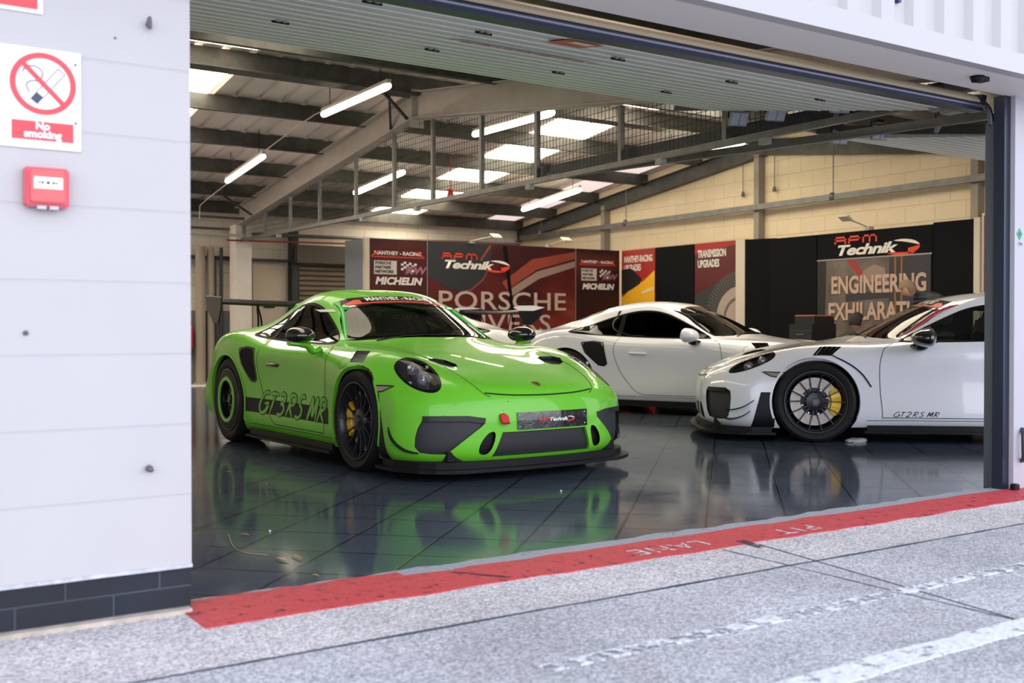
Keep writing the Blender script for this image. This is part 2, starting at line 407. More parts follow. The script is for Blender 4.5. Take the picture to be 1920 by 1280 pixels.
for k in range(5): bm.faces.new((a[k], b2[k], b2[(k + 1) % 5], a[(k + 1) % 5]))
struct('wall_left', fixn(bm), WALLBK)
bm = NB(); boxmm(bm, (11.7, 3.66, 0), (12.4, 3.80, 2.6)); struct('wall_front_far', bm, WALLBK)

# --- roof sheets with trapezoid ribs running down the slope, and rooflights
SHEET = mat('roof_sheet', (.88, .78, .76), .5, vary=(1.5, .08))
def ribbed(x0, x1, y0, y1, pitch=.30):
    bm = NB(); prof = []; x = x0
    while x < x1 - 1e-6:
        for dx, dz in ((0, 0), (pitch * .72, 0), (pitch * .78, .045), (pitch * .94, .045), (pitch, 0)):
            if x + dx <= x1 + 1e-6: prof.append((x + dx, dz))
        x += pitch
    if prof[-1][0] < x1 - 1e-4: prof.append((x1, 0))
    rows = [[bm.verts.new((a, y, rear_z(y) + dz)) for a, dz in prof] for y in (y0, y1)]
    for k in range(len(prof) - 1): bm.faces.new((rows[0][k], rows[0][k + 1], rows[1][k + 1], rows[1][k]))
    return bm
struct('ceiling_rear_slope', ribbed(.9, 12.5, 11.4, 18.4), SHEET)
struct('ceiling_front_slope', ribbed(.9, 12.5, 3.6, 11.4), SHEET)
SKYL = mat('rooflight_sheet', (.8, .75, .65), .6, emit=(1.0, .88, .66), estr=10)
SKYP = mat('rooflight_dusty', (.6, .5, .5), .6, emit=(.95, .78, .74), estr=.9)
wi = 0
for x0, x1, m_ in ((3.15, 4.12, SKYL), (8.88, 9.84, SKYL), (11.45, 12.1, SKYP)):
    for y0, y1 in ((4.2, 11.2), (11.6, 18.2)):
        if m_ is SKYP and y0 < 5: continue
        wi += 1
        if x0 < 5: m_ = mat('rooflight_left', (.8, .75, .65), .6, emit=(1.0, .88, .68), estr=11)
        if x0 < 5 and y0 < 5: m_ = mat('rooflight_left_front', (.8, .75, .65), .6, emit=(1.0, .88, .68), estr=4.5)
        bm = NB(); n_ = 6 if m_ is not SKYP else 3
        for k in range(n_):
            a0 = x0 + (x1 - x0) * k / n_ + .004; a1 = x0 + (x1 - x0) * (k + 1) / n_ - .004
            v = [bm.verts.new((a, y, rear_z(y) - .012)) for a, y in ((a0, y0), (a1, y0), (a1, y1), (a0, y1))]; bm.faces.new(v)
        struct('window_%d' % wi, bm, m_)
# --- purlins (parallel to the front) and rafters
def zed(bm, x0, x1, y, zt, h=.20, w=.065):
    s = 1 if y > 11.4 else -1
    boxmm(bm, (x0, y - .006, zt - h), (x1, y + .006, zt)); boxmm(bm, (x0, y - .005, zt - .008), (x1, y + w * s, zt)); boxmm(bm, (x0, y - w * s, zt - h), (x1, y + .005, zt - h + .008))
PUR = mat('purlin_steel', (.085, .085, .08), .5, metal=.3, vary=(7, .25))
for k, y in enumerate((5.0, 6.3, 7.4, 8.5, 9.6, 11.42, 12.87, 14.23, 15.6, 16.93, 18.1)):
    bm = NB(); zed(bm, 1.0, 12.3, y, rear_z(y) - .015, .20 if k != 5 else .22)
    if k == 5: boxmm(bm, (1.0, y - .13, rear_z(y) - .25), (12.3, y + .12, rear_z(y) - .235))
    o = struct('trim_purlin_%d' % (k + 1), fixn(bm), PUR)
def ibeam(bm, a, b, d=.32, w=.16, tf=.012):
    a = Vector(a); b = Vector(b); t = (b - a).normalized(); up = Vector((0, 0, 1)); up = (up - t * up.dot(t)).normalized()
    beam(bm, a, b, .010, d, up=up); beam(bm, a + up * (d / 2 - tf / 2), b + up * (d / 2 - tf / 2), w, tf, up=up); beam(bm, a - up * (d / 2 - tf / 2), b - up * (d / 2 - tf / 2), w, tf, up=up)
bm = NB(); zc = 3.50 + .16
ibeam(bm, (6.2, 11.4, zc), (6.2, 17.7, zc - .127 * 6.3)); ibeam(bm, (6.2, 11.4, zc), (6.2, 4.0, zc - .127 * 7.4))
box(bm, (6.2, 11.4, 3.62), (.17, .02, .46)); struct('trim_rafter_middle', fixn(bm), WSTEEL)
bm = NB(); ibeam(bm, (12.22, 11.4, 3.72), (12.22, 18.2, 3.72 - .127 * 6.8), .24, .14); ibeam(bm, (12.22, 11.4, 3.72), (12.22, 3.9, 3.72 - .127 * 7.5), .24, .14); struct('trim_rafter_right', fixn(bm), PUR)
# knee braces at the ridge
for k, (dx, dy) in enumerate(((-.55, .0), (-.32, .5), (.45, .3))):
    bm = NB(); beam(bm, (6.2 + dx, 11.42 + dy * .2, 3.86), (6.2, 11.6 + dy, 3.50 - .06 * abs(dy)), .03, .03); struct('trim_brace_%d' % (k + 1), bm, DSTEEL)
bm = NB(); beam(bm, (5.62, 16.95, 3.14), (6.18, 16.95, 2.80), .03, .03); struct('trim_brace_4', bm, DSTEEL)
# columns
bm = NB(); boxmm(bm, (6.09, 17.6, 0), (6.37, 17.9, 2.72)); struct('trim_column_back', bm, mat('column_white', (.86, .80, .78), .6, vary=(4, .04)))
for k, (y, z) in enumerate(((15.32, 3.2), (11.55, 3.62), (7.9, 3.15))):
    bm = NB(); boxmm(bm, (12.16, y - .05, 0), (12.30, y + .05, z)); struct('trim_wall_post_%d' % (k + 1), bm, mat('post_grey', (.30, .27, .24), .5))
# rail along the right wall with drop rods
bm = NB(); beam(bm, (12.12, 17.9, 2.79), (12.12, 4.2, 2.84), .07, .085); struct('trim_wall_rail', bm, STEEL)
for k, y in enumerate((14.6, 10.05, 17.2)):
    bm = NB(); tube(bm, [(12.12, y, 2.80), (12.12, y, rear_z(y) - .2)], .008, 6); lathe(bm, [(0, -.05), (.04, -.05), (.045, 0), (.03, .05), (0, .05)], 12, 'Z', M=Matrix.Translation((12.10, y, 2.83))); struct('trim_drop_rod_%d' % (k + 1), bm, STEEL)

# --- mesh screen hanging under the middle rafter
sc = thing('mesh_screen', 'grey steel mesh screen hanging under the middle roof beam', 'mesh screen', (6.2, 4.2, 2.46))
def loc_(bm, o=None, off=None):
    bmesh.ops.translate(bm, vec=-Vector(off), verts=bm.verts[:]); return bm
OFF = (6.2, 4.2, 2.46)
bm = NB(); beam(bm, (6.2, 17.7, 2.46), (6.2, 4.2, 2.46), .05, .05); obj('bottom_rail', loc_(bm, off=OFF), STEEL, sc)
bt = lambda y: 3.50 - .127 * abs(y - 11.4) - .02
for y in (17.5, 16.49, 15.43, 14.32, 13.11, 12.0, 11.01, 9.93, 8.87, 7.54, 6.22, 5.1):
    bm = NB(); beam(bm, (6.2, y, 2.46), (6.2, y, bt(y)), .045, .045, up=(0, 1, 0)); obj('post', loc_(bm, off=OFF), STEEL, sc)
bm = NB(); y = 4.25
while y < 17.6:
    if bt(y) > 2.50: boxmm(bm, (6.198, y - .0022, 2.46), (6.202, y + .0022, bt(y)))
    y += .055
z = 2.53
while z < 3.5:
    h = (3.48 - z) / .127; boxmm(bm, (6.198, max(4.25, 11.4 - h), z - .0022), (6.202, min(17.6, 11.4 + h), z + .0022)); z += .075
w = obj('wire_mesh', loc_(bm, off=OFF), mat('mesh_wire', (.045, .042, .038), .6, metal=.2), sc); w['kind'] = 'stuff'
for y in (15.9, 12.9, 11.4, 9.0, 7.0, 5.8):
    bm = NB(); boxmm(bm, (6.16, y - .05, 2.385), (6.22, y + .03, 2.435)); obj('cable_clip', loc_(bm, off=OFF), mat('pale_plastic', (.35, .34, .33), .5), sc)
# cross bars over the left bay at the back
for k, (z, y, m_) in enumerate(((2.78, 17.2, STEEL), (2.50, 17.2, WSTEEL), (2.66, 17.9, STEEL))):
    bm = NB(); tube(bm, [(1.1, y, z), (6.1, y, z)], .022, 8); struct('trim_cross_pipe_%d' % (k + 1), bm, m_)
bm = NB(); tube(bm, [(5.9, 17.5, 2.44), (9.5, 17.5, 2.50)], .015, 8); struct('trim_red_pipe', bm, mat('red_pipe', (.35, .06, .04), .5))
bm = NB(); tube(bm, [(6.2, 17.95, 2.60), (12.1, 17.95, 2.66)], .03, 8); struct('trim_cross_pipe_4', bm, STEEL)

# --- back wall furniture of the building
bm = NB(); boxmm(bm, (6.55, 18.14, 0), (7.20, 18.2, 2.10)); d = struct('door_1', bm, mat('door_cream', (.70, .60, .50), .5)); d.name = 'door_1'
bm = NB(); boxmm(bm, (6.78, 18.12, 1.33), (6.98, 18.145, 1.37)); obj('door_handle', bm, BLACK, d)
bm = NB(); boxmm(bm, (1.1, 18.12, 0), (6.54, 18.19, 1.27)); boxmm(bm, (7.21, 18.12, 0), (7.25, 18.19, 1.27)); struct('baseboard_back', bm, GREYW)
bm = NB(); boxmm(bm, (7.26, 18.0, 0), (7.38, 18.2, 2.7)); struct('trim_door_post', bm, DSTEEL)
bm = NB(); z = .02
while z < 2.12:
    prism(bm, [(7.40, 18.05, z), (7.40, 18.02, z + .02), (7.40, 18.02, z + .07), (7.40, 18.06, z + .088)], (3.6, 0, 0)); z += .09
struct('door_2', fixn(bm), mat('shutter_brown', (.22, .18, .145), .5, vary=(4, .1)))
bm = NB(); boxmm(bm, (7.3, 17.85, 2.13), (11.1, 18.15, 2.45)); struct('trim_shutter_box', bm, mat('shutter_box', (.11, .095, .08), .5))
for k, (x, r_) in enumerate(((5.62, .085), (5.80, .06), (5.98, .03))):
    bm = NB(); tube(bm, [(x, 18.02, 0), (x, 18.02, 2.35)], r_, 12); boxmm(bm, (x - r_ - .02, 17.94, 0), (x + r_ + .02, 18.1, .05)); struct('trim_downpipe_%d' % (k + 1), bm, mat('pipe_beige', (.38, .33, .27), .5) if k < 2 else DSTEEL)
for k, (x, w_) in enumerate(((5.88, .03), (6.5, .05))):
    bm = NB(); boxmm(bm, (x, 18.05, 0), (x + w_, 18.2, 2.2)); struct('trim_wall_post_%d' % (k + 11), bm, mat('post_brown', (.10, .085, .075), .6))
bm = NB(); boxmm(bm, (4, 18.05, 2.15), (6.5, 18.18, 2.21)); boxmm(bm, (6.5, 18.05, 2.15), (7.3, 18.18, 2.19)); struct('trim_cable_tray', bm, DSTEEL)
bm = NB(); boxmm(bm, (5.0, 17.6, .0), (5.92, 18.11, .012)); tag(obj('floor_light_strip', bm, mat('floor_light_white', (.9, .9, .88), .6)), 'pale strip painted as light on the floor by the back wall', 'light strip')  # added white sheet stands for a bright strip of light on the floor
# white partition in front of the door (behind the wing)
e = thing('fire_extinguisher', 'red fire extinguisher hanging on the back wall beside the pipes', 'fire extinguisher', (5.42, 18.035, .62))
bm = NB(); lathe(bm, [(0, 0), (.075, .0), (.08, .02), (.08, .34), (.06, .40), (.02, .43), (.02, .46), (0, .46)], 20, 'Z'); obj('cylinder', bm, mat('extinguisher_red', (.62, .03, .03), .3, coat=.5), e, True)
bm = NB(); box(bm, (0, 0, .49), (.04, .05, .05)); tube(bm, catmull([(0, -.02, .50), (-.07, -.03, .48), (-.10, -.03, .38), (-.095, -.02, .22)], 4), .012, 6); obj('valve_and_hose', bm, BLACK, e)
# ================================================================ sectional doors, raised
DOORP = mat('door_grey_green', (.62, .67, .635), .45, vary=(2, .04))
DOORHL = mat('door_line_highlight', (.95, .97, .94), .5)  # near-white lines at the slat joints paint in their thin highlights
WARMLIT = mat('door_outer_warmlit', (.95, .80, .58), .5)  # warm light falling on the strip is mixed into this colour
SLOPE = .168
def door_z(y): return 2.30 + SLOPE * (y - 3.87)
def sectional(name, label, x0, x1, detail=True):
    t = thing(name, label, 'garage door', (x0, 3.87, 2.30)); O = Vector((x0, 3.87, 2.30))
    n_ = 15; ys = [3.88 + (6.12 - 3.88) * k / n_ for k in range(n_ + 1)]
    bm = NB()
    for a, b in zip(ys, ys[1:]):
        prism(bm, [Vector((x0, a + .004, door_z(a + .004))) - O, Vector((x0, b - .004, door_z(b - .004))) - O, Vector((x0, b - .004, door_z(b) + .045)) - O, Vector((x0, a + .004, door_z(a) + .045)) - O], (x1 - x0, 0, 0))
    obj('door_panel', fixn(bm), DOORP, t)
    bm = NB()
    for k, a in enumerate(ys):
        prism(bm, [Vector((x0, a - .007, door_z(a) - .003)) - O, Vector((x0, a + .007, door_z(a) - .003)) - O, Vector((x0, a + .007, door_z(a) + .02)) - O, Vector((x0, a - .005, door_z(a) + .02)) - O], (x1 - x0, 0, 0))
    obj('panel_highlight_bead', fixn(bm), DOORHL, t)
    # curved outer skin of the bottom section and its black seal
    bm = NB(); prof = [(3.845, 2.335), (3.850, 2.36), (3.862, 2.38), (3.885, 2.398), (3.93, 2.408), (4.0, 2.42), (4.3, 2.46), (4.3, 2.43), (3.93, 2.36), (3.90, 2.335)]
    prism(bm, [Vector((x0, y, z)) - O for y, z in prof], (x1 - x0, 0, 0)); obj('outer_skin', fixn(bm), WARMLIT, t)
    bm = NB(); boxmm(bm, Vector((x0, 3.825, 2.285)) - O, Vector((x1, 3.90, 2.335)) - O); 
    seal = obj('bottom_seal', bm, BLUEST, t)
    bm = NB(); tube(bm, [Vector((x0, 3.822, 2.315)) - O, Vector((x1, 3.822, 2.315)) - O], .010, 8); obj('seal_glint_bead', bm, mat('seal_highlight', (.30, .31, .40), .25, metal=.7), seal)  # pale tube paints in the highlight running along the dark seal
    return t, O
t, O = sectional('garage_door', 'raised grey green sectional door overhead of the green car', 1.02, 5.98)
pn = Vector((0, .168, -1)).normalized()
for x, y in ((1.99, 5.08), (1.96, 3.99), (2.67, 4.26), (2.91, 5.18), (3.84, 5.27), (3.53, 4.32), (4.44, 4.41), (4.8, 5.37), (1.15, 5.0), (5.3, 4.5)):
    bm = NB(); c = Vector((x, y, door_z(y))) - O
    box(bm, c + Vector((-.016, 0, -.008)), (.020, .035, .010)); box(bm, c + Vector((.020, 0, -.008)), (.022, .030, .010)); tube(bm, [c + Vector((-.045, 0, -.012)), c + Vector((.045, 0, -.012))], .006, 6, mi=1)
    obj('hinge', bm, [mat('hinge_metal', (.45, .42, .38), .4, metal=.5), BLACK], t)
def on_panel(bm, cx, cy, drop=.009):
    # flat xy artwork (x right, y up in the picture = towards the front) laid on the underside
    for v in bm.verts:
        x, y = v.co.x, v.co.y
        yy = cy - y; v.co = Vector((cx + x, yy, door_z(yy) - drop - v.co.z)) - O
    return bm
def rect(bm, x0, y0, x1, y1, z=0, mi=0):
    f = bm.faces.new([bm.verts.new(p) for p in ((x0, y0, z), (x1, y0, z), (x1, y1, z), (x0, y1, z))]); f.material_index = mi; return bm
bm = NB(); rect(bm, -.105, -.10, .105, .10); st = obj('warning_sticker', on_panel(bm, 3.09, 4.11), mat('sticker_red', (.60, .10, .05), .5), t)
bm = NB(); rect(bm, -.05, .01, .07, .075, .001); obj('sticker_print', on_panel(bm, 3.09, 4.11), mat('sticker_white', (.8, .78, .72), .5), st)
bm = NB(); rect(bm, -.42, -.045, .42, .045); st = obj('notice_strip', on_panel(bm, 3.18, 4.66), mat('strip_grey', (.86, .86, .82), .5), t)
bm = text_bm('DO NOT OPERATE THIS DOOR UNLESS IT IS IN FULL VIEW', .036, bold=.0015)
for v in bm.verts: v.co.y += .018; v.co.z = .001
b2 = text_bm('KEEP CLEAR OF THE DOOR WHEN IT IS MOVING', .036, bold=.0015)
for v in b2.verts: v.co.y -= .020; v.co.z = .001
me = bpy.data.meshes.new('x'); b2.to_mesh(me); b2.free(); bm.from_mesh(me); bpy.data.meshes.remove(me)
obj('notice_print', on_panel(bm, 3.18, 4.66), mat('print_red', (.35, .03, .04), .5), st)
SLOPE = .135
sectional('garage_door', 'far grey sectional door raised over the next bay on the right', 7.45, 11.6)
SLOPE = .168
# tracks
def track(name, label, pts, w=.06, m=BLUEST):
    bm = NB()
    for a, b in zip(pts, pts[1:]): beam(bm, a, b, w, .07, up=(0, 1, 0) if abs(Vector(b).x - Vector(a).x) < 1e-6 and abs(Vector(b).y - Vector(a).y) < .01 else (0, 0, 1))
    return tag(obj(name, bm, m), label, 'door track')
track('door_track', 'dark blue steel door track standing at the right pier', [(6.012, 3.725, 0), (6.012, 3.725, 2.36)], .058)
track('door_track', 'dark steel sloping track carrying the raised near door', [(6.02, 3.85, 2.36), (6.02, 6.6, 2.80)], .05, DSTEEL)
track('door_track', 'dark steel track edge of the far raised door', [(7.40, 3.85, 2.33), (7.40, 6.3, 2.70)], .06, DSTEEL)
track('door_track', 'thin inner steel guide beside the door track at the pier', [(6.03, 3.80, 0), (6.03, 3.80, 2.22)], .028, mat('guide_steel', (.16, .18, .22), .35, metal=.7))
bm = NB(); tube(bm, catmull([(6.03, 3.80, 2.20), (6.02, 3.83, 2.32), (5.985, 3.97, 2.40), (5.985, 4.3, 2.46)], 5), .02, 8); tag(obj('guide_bend', bm, MATS['guide_steel'], None, True), 'curved steel bend at the head of the pier guide', 'pipe bend')
bm = NB(); tube(bm, catmull([(5.2, 3.98, 2.66), (5.45, 3.95, 2.62), (5.72, 3.86, 2.50), (5.93, 3.84, 2.42)], 6), .022, 10); tag(obj('conduit_bend', bm, mat('cream_conduit', (.60, .52, .40), .5), None, True), 'cream curved conduit above the right end of the door', 'conduit')
bm = NB(); tube(bm, catmull([(5.5, 3.82, 2.56), (5.75, 3.80, 2.50), (5.95, 3.78, 2.40)], 6), .009, 8); tag(obj('cable_loop', bm, BLACK, None, True), 'black cable looping above the right end of the door', 'cable')
bm = NB(); box(bm, (5.90, 3.98, 2.33), (.10, .12, .08)); box(bm, (5.84, 4.05, 2.34), (.06, .08, .06)); tube(bm, [(5.80, 3.95, 2.34), (5.98, 3.95, 2.34)], .012, 8); bevel(bm, .004, 1)
tag(obj('door_roller_bracket', bm, mat('bracket_metal', (.35, .33, .30), .35, metal=.7)), 'metal roller bracket at the top of the pier track', 'bracket')
# header channel beams behind the doors
bm = NB(); beam(bm, (6.30, 4.0, 2.55), (6.30, 9.0, 2.56), .08, .09); struct('trim_header_channel', bm, DSTEEL)
bm = NB(); beam(bm, (7.0, 4.0, 2.46), (6.28, 8.8, 2.50), .06, .06); struct('trim_slant_tube', bm, STEEL)
bm = NB(); boxmm(bm, (5.40, 3.47, 2.335), (5.48, 3.53, 2.36)); lathe(bm, [(0, 2.325), (.03, 2.33), (.04, 2.36), (0, 2.36)], 16, 'Z', M=Matrix.Translation((5.41, 3.5, 0)))
tag(obj('soffit_sensor', bm, BLACK), 'small black round sensor under the white soffit', 'sensor')
bm = NB(); box(bm, (4.53, 3.365, 2.60), (.022, .03, .035)); tag(obj('fascia_clip', bm, mat('clip_blue', (.02, .02, .12), .5)), 'tiny dark blue clip on the white ribbed fascia', 'clip')

# floodlights on the door rails
def flood(label, p, rz, group=None):
    t = thing('floodlight', label, 'floodlight', p, rz, group)
    bm = NB(); box(bm, (0, 0, 0), (.15, .035, .12)); bevel(bm, .006, 1)
    for k in range(5): box(bm, (-.05 + .025 * k, .028, 0), (.004, .03, .10))
    bmesh.ops.rotate(bm, verts=bm.verts[:], cent=(0, 0, 0), matrix=Matrix.Rotation(R(28), 3, 'X')); h = obj('lamp_body', bm, mat('lamp_body_grey', (.34, .35, .38), .4), t)
    bm = NB(); 
    for x in (-.036, .036): box(bm, (x, -.019, 0), (.062, .004, .095))
    bmesh.ops.rotate(bm, verts=bm.verts[:], cent=(0, 0, 0), matrix=Matrix.Rotation(R(28), 3, 'X')); obj('lamp_glass', bm, mat('lamp_glass', (.62, .66, .78), .25), h)
    bm = NB(); tube(bm, [(-.085, 0, 0), (-.085, 0, .09), (.085, 0, .09), (.085, 0, 0)], .006, 6); box(bm, (0, .02, .10), (.06, .06, .02)); obj('bracket', bm, BLACK, t)
    return t
for lab, px, py, X in (('grey floodlight leftmost of the three under the near door edge', 1385, 222, 6.10), ('grey floodlight in the middle of the three under the near door edge', 1455, 212, 6.10), ('grey floodlight rightmost of the three under the near door edge', 1577, 196, 6.10),
                   ('small floodlight leftmost on the far door rail', 1575, 257, 7.42), ('small floodlight in the middle of the far door rail', 1650, 249, 7.42), ('small floodlight rightmost on the far door rail', 1772, 236, 7.42)):
    flood(lab, at(px, py, X=X), R(-20))
for lab, px, py, X in (('galvanised box joint on the slanting tube', 1525, 233, 6.6),):
    pass
# strip lights
def strip_light(label, X, y0, y1, z0, z1, lit=True):
    L = math.hypot(y1 - y0, z1 - z0); t = thing('strip_light', label, 'strip light', (X, y0, z0), 0); 
    a = Vector((0, 0, 0)); b = Vector((0, y1 - y0, z1 - z0))
    bm = NB(); beam(bm, a + Vector((0, 0, .045)), b + Vector((0, 0, .045)), .05, .05); obj('lamp_tray', bm, mat('lamp_tray', (.45, .42, .38), .5), t)
    bm = NB(); d = (b - a)
    rs = [.02, .038, .043, .043, .038, .02]
    tube(bm, [a + d * q for q in (-.01, .01, .04, .96, .99, 1.01)], rs, 14); 
    for v in bm.verts: v.co.z = v.co.z if v.co.z < 9 else v.co.z
    em = mat('tube_lit', (.9, .85, .7), .4, emit=(1.0, .93, .66), estr=14.0) if lit else mat('tube_dim', (.70, .60, .50), .25, coat=.5, emit=(1.0, .86, .68), estr=2.6)  # dim tubes glow too, kept strong to brighten the roof around them
    obj('lamp_diffuser', bm, em, t, True)
    for q in (.12, .88):
        bm = NB(); p = a + d * q; tube(bm, [p + Vector((0, 0, .07)), p + Vector((0, 0, .07 + max(.1, rear_z(y0 + (y1 - y0) * q) - .04 - (z0 + (z1 - z0) * q))))], .005, 6); obj('hanger', bm, BLACK, t)
    return t
p = lambda a, X: at(a[0], a[1], X=X)
for lab, A, B, X, lit in (('dim strip light nearest the door over the left bay', (605, 215), (730, 160), 5.3, False), ('dim strip light farther back over the left bay', (425, 340), (495, 292), 5.2, False),
                     ('glowing strip light farther back just right of the roof beam', (665, 362), (757, 322), 7.3, True), ('glowing strip light nearer the ridge right of the roof beam', (888, 252), (1037, 211), 7.4, True),
                     ('glowing strip light low down before the right wall', (980, 393), (1088, 355), 10.6, True), ('glowing strip light half hidden by the mesh rail at upper right', (1242, 297), (1395, 266), 10.9, True)):
    a = p(A, X); b = p(B, X)
    if a.y > b.y: a, b = b, a
    strip_light(lab, X, a.y, b.y, a.z, b.z, lit)
bm = NB(); tube(bm, [p((470, 303), 5.25), p((560, 235), 5.25), p((590, 215), 5.3), p((612, 205), 5.3)], .008, 6); tube(bm, [p((425, 345), 5.2), p((395, 368), 5.2), p((375, 385), 5.2), p((374, 410), 5.2)], .008, 6)
tag(obj('lighting_cable', bm, WSTEEL), 'grey cable strung between the two dim strip lights', 'cable')
# small red alarm sounder under a purlin
q = at(845, 370, X=8.3); bm = NB(); tube(bm, [q + Vector((0, 0, .1)), Vector((q.x, q.y, rear_z(q.y) - .02))], .008, 6); lathe(bm, [(0, 0), (.05, 0), (.055, .03), (.04, .10), (.06, .12), (0, .12)], 14, 'Z', M=Matrix.Translation(q)); tag(obj('alarm_sounder', bm, mat('alarm_red', (.7, .02, .02), .4), None, True), 'small red alarm sounder hanging below the roof', 'alarm')
# ================================================================ sports car body (991 shaped coupe)
# local frame: +X forward, +Y left, +Z up, origin on the ground under the front axle; tables use u = -X
WB = 2.453
TOP = [
 [(-.93,0,.575),(-.925,.20,.575),(-.905,.38,.575),(-.86,.53,.575),(-.79,.65,.572),(-.69,.77,.56),(-.54,.855,.54)],
 [(-.80,0,.638),(-.795,.21,.638),(-.775,.39,.642),(-.735,.53,.655),(-.675,.64,.657),(-.585,.75,.64),(-.44,.855,.595)],
 [(-.54,0,.722),(-.535,.22,.722),(-.51,.41,.727),(-.475,.54,.752),(-.43,.645,.765),(-.365,.74,.745),(-.26,.86,.665)],
 [(-.22,0,.80),(-.22,.23,.80),(-.20,.42,.80),(-.18,.55,.818),(-.15,.66,.832),(-.12,.76,.815),(-.06,.88,.73)],
 [(.10,0,.865),(.10,.24,.865),(.10,.44,.86),(.10,.57,.858),(.11,.67,.865),(.12,.77,.848),(.13,.885,.76)],
 [(.40,0,.925),(.41,.26,.922),(.43,.47,.905),(.44,.59,.89),(.45,.68,.88),(.45,.77,.86),(.45,.87,.79)],
 [(.58,0,.985),(.60,.28,.98),(.66,.50,.952),(.69,.61,.925),(.70,.69,.903),(.70,.775,.873),(.70,.863,.80)],
 [(.865,0,1.11),(.885,.27,1.105),(.945,.47,1.075),(.97,.575,1.035),(.98,.66,.97),(.96,.752,.895),(.96,.862,.81)],
 [(1.17,0,1.225),(1.19,.26,1.220),(1.24,.43,1.195),(1.26,.54,1.148),(1.20,.64,1.04),(1.2,.748,.905),(1.2,.864,.815)],
 [(1.44,0,1.280),(1.44,.25,1.275),(1.46,.41,1.254),(1.47,.525,1.207),(1.44,.633,1.08),(1.45,.75,.912),(1.45,.87,.82)],
 [(1.70,0,1.292),(1.70,.25,1.286),(1.70,.40,1.262),(1.70,.52,1.205),(1.70,.633,1.085),(1.72,.755,.922),(1.72,.88,.83)],
 [(2.0,0,1.262),(2.0,.25,1.255),(2.0,.38,1.228),(2.0,.495,1.165),(2.0,.615,1.06),(2.0,.765,.94),(2.0,.90,.86)],
 [(2.3,0,1.203),(2.3,.245,1.194),(2.3,.36,1.165),(2.3,.46,1.11),(2.3,.60,1.02),(2.3,.785,.965),(2.28,.915,.89)],
 [(2.6,0,1.115),(2.6,.22,1.10),(2.6,.34,1.075),(2.6,.45,1.025),(2.6,.62,.975),(2.6,.80,.95),(2.6,.92,.875)],
 [(2.9,0,1.022),(2.9,.25,1.014),(2.9,.38,.99),(2.9,.50,.96),(2.9,.65,.935),(2.9,.79,.905),(2.88,.895,.83)],
 [(3.2,0,.945),(3.2,.26,.94),(3.19,.43,.925),(3.17,.57,.902),(3.14,.68,.87),(3.11,.77,.825),(3.06,.845,.755)],
 [(3.42,0,.92),(3.41,.26,.915),(3.38,.43,.893),(3.34,.56,.86),(3.30,.66,.81),(3.26,.73,.75),(3.19,.79,.68)],
]
def _warp(u, y, z):
    ks = [(.5, 0), (.75, .022), (.9, .036), (1.0, .03), (1.2, 0), (2, 0)]
    for (a, p), (b, q) in zip(ks, ks[1:]):
        if a <= z < b: k = p + (q - p) * (z - a) / (b - a); break
    else: k = 0
    return (u, y, z - k * min(1, max(0, (2.5 - u) / .6)))
TOP = [[_warp(*p) for p in r] for r in TOP]
TOP = [[(u if u < 2.5 else 2.5 + (u - 2.5) * .92, y, z) for u, y, z in r] for r in TOP]
TOP = [[(u if u > -.3 else -.3 + (u + .3) * .95, y, z) for u, y, z in r] for r in TOP]
SIDE_W = [None,
 (.89,.91,.915,.91,.87),(.91,.925,.925,.915,.875),(.93,.94,.938,.925,.88),(.935,.942,.935,.92,.88),(.905,.905,.905,.90,.86),
 (.885,.880,.888,.892,.85),(.880,.873,.885,.893,.85),(.880,.872,.885,.893,.85),(.882,.874,.886,.894,.85),(.895,.888,.893,.898,.85),
 (.925,.918,.912,.908,.86),(.945,.950,.945,.93,.88),(.95,.957,.95,.935,.89),(.93,.935,.928,.905,.86),(.88,.89,.885,.87,.83)]
SIDE_Z = [None,(.525,.425,.31,.19,.12),(.59,.475,.335,.205,.12)] + [(.66,.52,.36,.21,.13)] * 12 + [(.63,.50,.36,.23,.16)]
FRONT_Z = (.49, .40, .29, .18, .12); FRONT_O = (.045, .06, .062, .05, .0)
REAR_Z = (.60, .47, .35, .25, .19); REAR_O = (.055, .10, .11, .09, .03)

